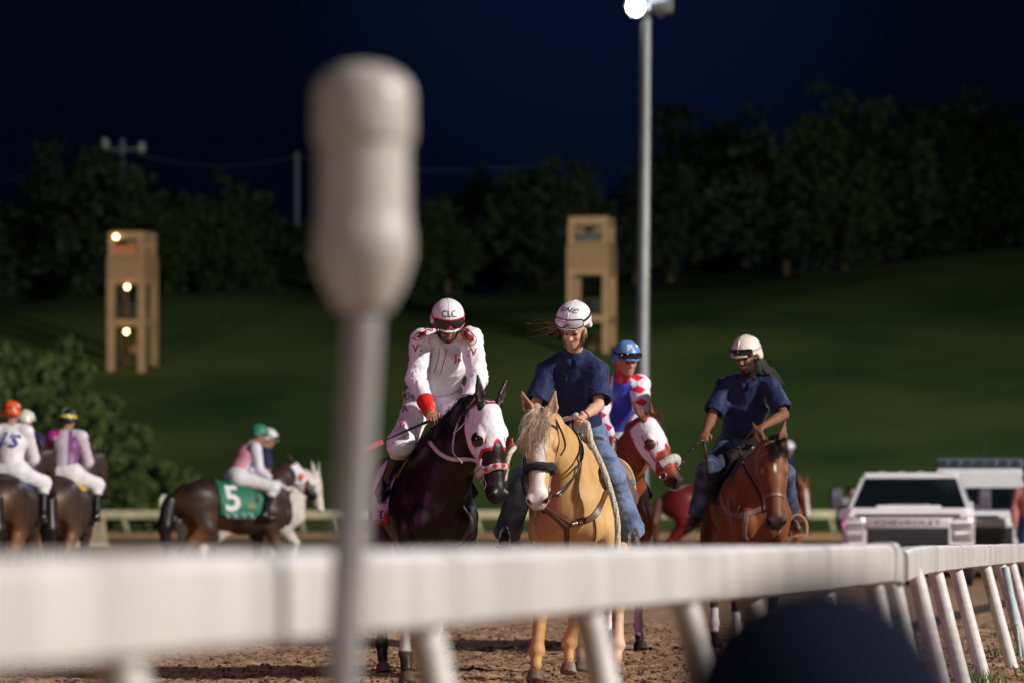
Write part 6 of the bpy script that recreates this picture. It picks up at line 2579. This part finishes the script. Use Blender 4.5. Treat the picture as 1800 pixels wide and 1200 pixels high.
pF2 = far_jockey('jockey seen from behind in purple and white silks with a yellow banded helmet', hF2, mat('silk_attr', rough=.45, attr=True), lean=12, face=150, pitch=5,
                 helm=mat('helmet_attr', rough=.4, attr=True), hcol=helmF2, cols=silkF2, gog=False, elbow=.05)
saddle_cloth(hF1, 'dark cloth under the saddle of the rider in the orange helmet', M_navy, x0=-.3, x1=.34, drop=55)
saddle_cloth(hF2, 'yellow cloth under the saddle of the purple and white rider', mat('yellow_cloth', (.55, .36, .05), .7), x0=-.2, x1=.34, drop=50)
hF3 = Horse('horse', 'pony hidden behind the two dark racehorses at left', (-6.32, 49.6, 0), 172, coat_bay(star=False), M_coatf, vox=.022, mane=M_hair_dark, poll=(-6.1, 50.8, 1.8), face=165)
pF3 = far_jockey('pony rider in navy polo and cream helmet behind the orange helmet', hF3, M_navy, lean=6, face=140, pitch=5, helm=M_helm_c, skin=(.22, .10, .06), polo=True, breech=M_jeans, gog=False,
                 boots=M_boot_b, hands=(.25, 1.5))

# number 5 with its rider, grey pony beyond
hG = Horse('horse', 'dark brown racehorse with number 5 cloth and white hood', (-3.90, 54.0, 0), 118, dark5, M_coatf, vox=.015, mane=M_hair_dark, poll=P(517, 816, 54.8), face=96, pitch=52,
           legs=dict(fr=(.22, .05), fl=(-.15, 0), hl=(.25, 0), hr=(-.12, 0)))
hG.hood(M_white, M_white, front=.30, vox=.013, rim=mat('orange_rim'), cupm=mat('orange_rim'))
hG.strap('neck_strap', [hG.Mi @ P(493, 838, 54.2), hG.Mi @ P(510, 846, 54.2), hG.Mi @ P(533, 858, 54.4)], mat('white_strap'), wd=.06, th=.01)
cG, bvG = saddle_cloth(hG, 'green racing saddle cloth with a white number 5', mat('green_cloth', (.008, .16, .085), .6, var=.1, vs=9), x0=-.36, x1=.36, drop=112, off=.02)
fG = hG.M.to_3x3() @ V((1, 0, 0))
sG = hG.M.to_3x3() @ V((0, -1, 0))
if sG.y > 0:
    sG = -sG
rG = fG if fG.cross(V((0, 0, 1))).dot(sG) > 0 else -fG
cc = hG.M @ V((-.17, 0, 1.32)) + sG * .40
decal('5', bvG, cc, rG, V((0, 0, 1)) - sG * .25, .52, M_white, cG, off=.02, bold=.012)
decal('IHIIHIHII', bvG, hG.M @ V((-.10, 0, 1.07)) + sG * .45, rG, V((0, 0, 1)), .115, mat('pale_green', (.35, .62, .55), .6), cG, off=.02, bold=.002)
decal('IHI', bvG, hG.M @ V((.10, 0, 1.20)) + sG * .42, rG, V((0, 0, 1)), .085, mat('gold_print', (.45, .36, .12), .6), cG, off=.02, bold=.002)
race_saddle(hG, 'small dark saddle on the number 5 horse')


def silkG(p, tg):
    c = np.tile(np.array((.72, .70, .82)), (len(p), 1))
    return mixc(c, (.72, .22, .30), smooth01((.07 + .45 * (p[:, 2] - .05) - (p @ np.array(fG))) / .03) * ((tg == 1) | (tg == 2)) * .8)


pG = far_jockey('jockey in white and pink silks with green helmet on the number 5 horse', hG, mat('silk_attr'), lean=32, face=104, pitch=18, helm=mat('green_helmet', (.03, .22, .13), .5), cols=silkG,
                hands=(.50, 1.60), kneef=.45, gog=False, seat=.0)
hH = Horse('horse', 'grey pony with lifted foreleg beyond the number 5 horse', (-3.86, 56.5, 0), 116, coat_plain((.62, .58, .52)), M_coatf, vox=.017, mane=M_hair_grey, poll=P(556, 832, 57.0), face=60,
           pitch=76, legs=dict(fr=(.30, .28), fl=(-.12, 0)))
pH = far_jockey('pony rider in white helmet and goggles beyond the green helmeted jockey', hH, M_navy, lean=30, face=98, pitch=22, helm=M_helm_w, skin=(.40, .20, .13), polo=True, breech=M_jeans,
                boots=M_boot_b, seat=-.06, up=-.02)

# red chestnut and a further rider behind the bay
hE1 = Horse('horse', 'red chestnut horse standing side on behind the bay pony', (3.58, 68, 0), 92, coat_plain((.17, .012, .014), (.05, .01, .01)), M_coatf, vox=.017, mane=M_hair_red, poll=(4.65, 67.6, 1.8), face=80)
hE2 = Horse('horse', 'chestnut horse with pale blaze beyond the bay pony\'s head', (4.45, 66.6, 0), 45, coat_bay(base=(.26, .075, .035), star=False, blaze=True, legs=False), M_coatf, vox=.017, mane=M_hair_red,
            poll=P(1413, 852, 65.6), face=30, pitch=72)
pE2 = far_jockey('distant rider in navy top and white breeches behind the bay pony\'s ears', hE2, M_navy, lean=34, face=10, pitch=30, helm=M_helm_w)

# ================================================================== vehicles
M_carw = mat('white_car_paint', (.80, .80, .82), .28, coat=.6, var=.05, vs=3)
M_glass = mat('dark_glass', (.006, .010, .010), .08, coat=1.0, spec=.6, col2=(.030, .045, .040), vs=1.1, contrast=(.46, .62), detail=3)
M_chrome = mat('chrome', (.60, .58, .58), .2, .9)
M_tyre = mat('tyre', (.02, .02, .02), .8, var=.3, vs=10)
M_lampg = mat('headlamp_glass', (.30, .26, .28), .1, coat=1.0)
M_orange = mat('orange_stripe', (.80, .26, .03), .4)
M_bar = mat('roof_bar', (.10, .13, .18), .35, coat=.3)


def frustum(b, x0, x1, w0, z0, x2, x3, w1, z1, mi=0):
    """x0..x1 base length span at z0 with half width w0; x2..x3 at z1 with half width w1"""
    vs = [(x0, -w0, z0), (x1, -w0, z0), (x1, w0, z0), (x0, w0, z0), (x2, -w1, z1), (x3, -w1, z1), (x3, w1, z1), (x2, w1, z1)]
    b.add(vs, [(3, 2, 1, 0), (4, 5, 6, 7), (0, 1, 5, 4), (1, 2, 6, 5), (2, 3, 7, 6), (3, 0, 4, 7)], mi)


def vehicle(name, label, cat, pos, heading, pick=True):
    rz = math.atan2(-math.cos(R(heading)), math.sin(R(heading)))
    t = thing(name, label, cat, pos, rz)
    W = .98
    hz0 = 1.20 if pick else 1.10
    rf = 1.74 if pick else 1.90
    b = MB()
    b.box((2.02, 0, (hz0 + .5) / 2), (1.46, 2 * W, hz0 - .5), bev=.10)
    b.box((-.1, 0, .86), (2.9, 2 * W + .01, .74), bev=.07)
    if pick:
        b.box((-2.1, 0, .90), (1.5, 2 * W - .02, .80), bev=.06)
    else:
        b.box((-2.0, 0, 1.05), (1.9, 2 * W + .004, 1.12), bev=.09)
    b.build('body', M_carw, t)
    b = MB()
    if pick:
        b.box((1.98, 0, hz0 + .005), (1.30, .98, .07), bev=.03)
        b.box((2.0, 0, hz0 + .035), (1.0, .62, .045), bev=.02)
        b.build('hood_bulge', M_carw, t)
        b = MB()
        b.box((2.505, 0, hz0 + .034), (.016, .58, .040))
        b.build('hood_scoop', M_dark, t)
    b = MB()
    bk = -1.35 if pick else -2.85
    frustum(b, bk, 1.38, W - .04, 1.18, bk + .22, .62, W - .22, rf - .06)
    b.box(((bk + .84) / 2 - .0, 0, rf - .03), (.40 - bk, 2 * (W - .24), .07), bev=.03)
    b.build('cab', M_carw, t)
    # windscreen
    b = MB()
    A_, B_ = V((1.385, 0, 1.19)), V((.645, 0, rf - .09))
    kt = 1.0 if pick else .60
    B_ = A_.lerp(B_, kt)
    wt = .86 - .16 * kt
    n_ = V((.6, 0, .8)) * .012
    b.add([A_ + V((0, -.86, 0)) + n_, A_ + V((0, .86, 0)) + n_, B_ + V((0, wt, 0)) + n_, B_ + V((0, -wt, 0)) + n_], [(0, 1, 2, 3)])
    b.build('windscreen', M_glass, t, smooth=False)
    for s_ in (-1, 1):
        b = MB()
        for xa, xb in (((.15, 1.12), (.15, .62)), ((-.95, .05), (-.75, .05))):
            b.add([(xa[0], s_ * (W - .028), 1.24), (xa[1], s_ * (W - .028), 1.24), (xb[1], s_ * (W - .185), rf - .14), (xb[0], s_ * (W - .185), rf - .14)],
                  [(0, 1, 2, 3) if s_ < 0 else (3, 2, 1, 0)])
        b.build('side_window', M_glass, t, smooth=False)
        b = MB()
        b.box((.95, s_ * (W + .16), 1.34), (.12, .20, .34), bev=.04)
        b.box((.95, s_ * (W + .04), 1.22), (.05, .18, .05))
        b.build('mirror', mat('mirror_body', (.10, .09, .12), .3), t)
        # headlamp: housing and stacked lenses
        b = MB()
        b.box((2.70, s_ * .80, .88), (.14, .36, .40), bev=.05)
        h = b.build('headlight', mat('lamp_surround', (.55, .50, .53), .25, .3), t)
        b = MB()
        b.box((2.765, s_ * .80, .96), (.03, .28, .13), bev=.01)
        b.box((2.765, s_ * .80, .79), (.03, .24, .14), bev=.01)
        b.build('lens', M_lampg, h)
        for xw in (1.75, -1.85):
            b = MB()
            b.lathe([(.30, -.12), (.385, -.11), (.40, -.06), (.40, .06), (.385, .11), (.30, .12)], 24, (xw, s_ * (W - .13), .40), (0, s_, 0))
            wh = b.build('wheel', M_tyre, t)
            b = MB()
            b.lathe([(.25, .118), (.24, .128), (.08, .10), (.06, .13), (.02, .135)], 20, (xw, s_ * (W - .13), .40), (0, s_, 0))
            b.build('rim', M_chrome, wh)
    b = MB()
    b.box((2.735, 0, .77), (.06, 1.22, .44), bev=.01)
    g = b.build('grille', M_dark, t)
    b = MB()
    b.box((2.752, 0, hz0 - .115), (.012, 1.56, .045))
    b.build('hood_gap', M_blackp, g)
    b = MB()
    b.box((2.775, 0, .975), (.04, 1.24, .15), bev=.02)
    b.build('grille_bar', mat('pale_bar', (.52, .51, .53), .4) if pick else M_carw, g)
    for q_ in range(4):
        b = MB()
        b.box((2.768, 0, .60 + q_ * .075), (.02, 1.16, .02))
        b.build('slat', M_blackp, g)
    b = MB()
    b.box((2.74, 0, .44), (.26, 1.96, .24), bev=.06)
    b.build('bumper', M_chrome if pick else M_carw, t)
    if pick:
        me = text_mesh('CHEVROLET', .115, .002, xs=1.55)
        for v in me.vertices:
            x, y, z = v.co
            v.co = V((2.797 + z, x, y + .975))
        link('grille_lettering', me, M_dark, g, smooth=False)
        b = MB()
        for s_ in (-1, 1):
            b.box((2.8, s_ * .72, .52), (.05, .10, .16), bev=.02)
        b.build('tow_hook', M_dark, t)
        b = MB()
        for y_ in (-.45, -.15, .15, .45):
            b.box((.35, y_, rf + .014), (.10, .12, .03), bev=.01)
        b.build('roof_marker', M_lampg, t)
    else:
        b = MB()
        b.box((.10, 0, rf + .11), (.42, 1.55, .16), bev=.04)
        r_ = b.build('light_bar', M_bar, t)
        b = MB()
        for q_ in range(7):
            b.box((.325, -.63 + q_ * .21, rf + .105), (.02, .15, .10), bev=.005)
        b.build('light_module', M_dark, r_)
        b = MB()
        b.box((-1.3, 0, rf + .10), (2.2, 1.5, .05), bev=.01)
        for x_ in (-2.2, -1.3, -.4):
            b.box((x_, 0, rf + .04), (.06, 1.5, .08))
        b.build('roof_rack', M_dark, t)
        for s_ in (-1, 1):
            b = MB()
            b.add([(2.2, s_ * (W + .008), .82), (.2, s_ * (W + .010), .72), (.2, s_ * (W + .010), .80), (2.2, s_ * (W + .008), .92)], [(0, 1, 2, 3) if s_ < 0 else (3, 2, 1, 0)])
            b.build('stripe', M_orange, t, smooth=False)
        b = MB()
        b.add([(2.758, -.95, .93), (2.758, -.62, 1.0), (2.758, -.62, 1.06), (2.758, -.95, .99)], [(0, 1, 2, 3)])
        b.box((2.752, .72, 1.055), (.02, .42, .06), Matrix.Rotation(R(8), 3, 'X'))
        b.build('front_stripe', M_orange, t, smooth=False)
        b = MB()
        b.lathe([(.008, 0), (.004, .5)], 6, (.5, .1, rf + .05))
        b.build('antenna', M_dark, t)
    return t


vehicle('pickup_truck', 'white pickup truck with a hood scoop following the horses', 'pickup truck', (6.26, 60.2, -.02), -7, True)
vehicle('support_vehicle', 'white support vehicle with roof light bar and orange stripe behind the pickup', 'support vehicle', (8.22, 67.5, -.04), -8, False)


# ================================================================== bystanders
def standing(px, top, Dd, face, label, shirt_m, trouser_m, skin=(.45, .22, .15), crouch=False, vox=.014):
    p = P(px, top, Dd)
    k = p.z / 1.76
    f = V((math.sin(R(face)), -math.cos(R(face)), 0))
    s_ = V((math.cos(R(face)), math.sin(R(face)), 0))
    B_ = V((p.x, Dd, 0))
    U = lambda l, h, d=0: B_ + s_ * l * k + V((0, 0, h * k)) + f * d * k
    J = dict(pel=U(0, .96), chest=U(0, 1.28), neck=U(0, 1.48), head=U(0, 1.60, .02), sha=U(-.18, 1.42), ela=U(-.24, 1.14), haa=U(-.21, .92, .12), shb=U(.18, 1.42), elb=U(.24, 1.14),
             hab=U(.21, .92, .12), hipa=U(-.10, .93), kna=U(-.11, .50, .02), ana=U(-.12, .09), toa=U(-.13, .04, .15), hipb=U(.10, .93), knb=U(.11, .50, .02), anb=U(.12, .09), tob=U(.13, .04, .15))
    q_ = Person(label, J, face=face, pitch=8, skin=skin, vox=vox, face_detail=False, base=B_)
    q_.shirt(shirt_m, waist=(.16, .12), chest=(.185, .125), sl=(.075, .06), sleeve=.85, vox=vox)
    q_.pants(trouser_m, vox=vox, to=.97)
    q_.boots(M_boot, top=.12, vox=vox)
    return q_


p_ = standing(1809, 828, 64, -20, 'bystander in a pink cap and dark trousers at the right edge of the frame', mat('rose_shirt', (.50, .16, .15), .7), M_navy)
p_.helmet(mat('rose_cap', (.30, .05, .12), .6), vox=.012, peak=.14)
p_ = standing(1497, 852, 70, 10, 'bystander half hidden behind the left side of the pickup truck', mat('grey_shirt', (.25, .22, .24), .7), M_navy)
b = MB()
b.ball(p_.H(-.02, 0, .06), (.098, .085, .085), Matrix((p_.hf, p_.hs, p_.hu)).transposed())
b.build('hair', M_hair_dark, p_.root)

# crouching spectator whose navy cap rises into the bottom of the frame, very close
hd = P(1447, 1040, 3.0) + V((0, 0, -.155))
f = V((-.45, .89, 0))
s_ = V((.89, .45, 0))
U = lambda l, h, d=0: V((hd.x, hd.y, 0)) + s_ * l + V((0, 0, h)) + f * d
z0 = hd.z
J = dict(pel=U(0, z0 - .66, -.18), chest=U(0, z0 - .34, -.08), neck=U(0, z0 - .13, -.02), head=hd, sha=U(-.18, z0 - .20, -.04), ela=U(-.24, z0 - .46, .02), haa=U(-.12, z0 - .52, .26), shb=U(.18, z0 - .20, -.04),
         elb=U(.24, z0 - .46, .02), hab=U(.12, z0 - .52, .26), hipa=U(-.10, z0 - .68, -.16), kna=U(-.14, z0 - .52, .24), ana=U(-.13, .09, .05), toa=U(-.14, .04, .22), hipb=U(.10, z0 - .68, -.16),
         knb=U(.14, .08, .22), anb=U(.13, .07, -.20), tob=U(.13, .05, -.32))
pS = Person('crouching spectator in a navy cap very close to the lens at bottom right', J, face=153, pitch=4, skin=(.4, .22, .15), vox=.012, face_detail=False, base=U(0, 0, 0))
pS.shirt(M_navy, vox=.012)
pS.pants(M_jeans_d, vox=.013)
pS.boots(M_boot, top=.12, vox=.013)
pS.helmet(mat('navy_cap', (.006, .008, .018), .95, bump=.3, bs=60, spec=.05), vox=.007, peak=.2, low=.0)
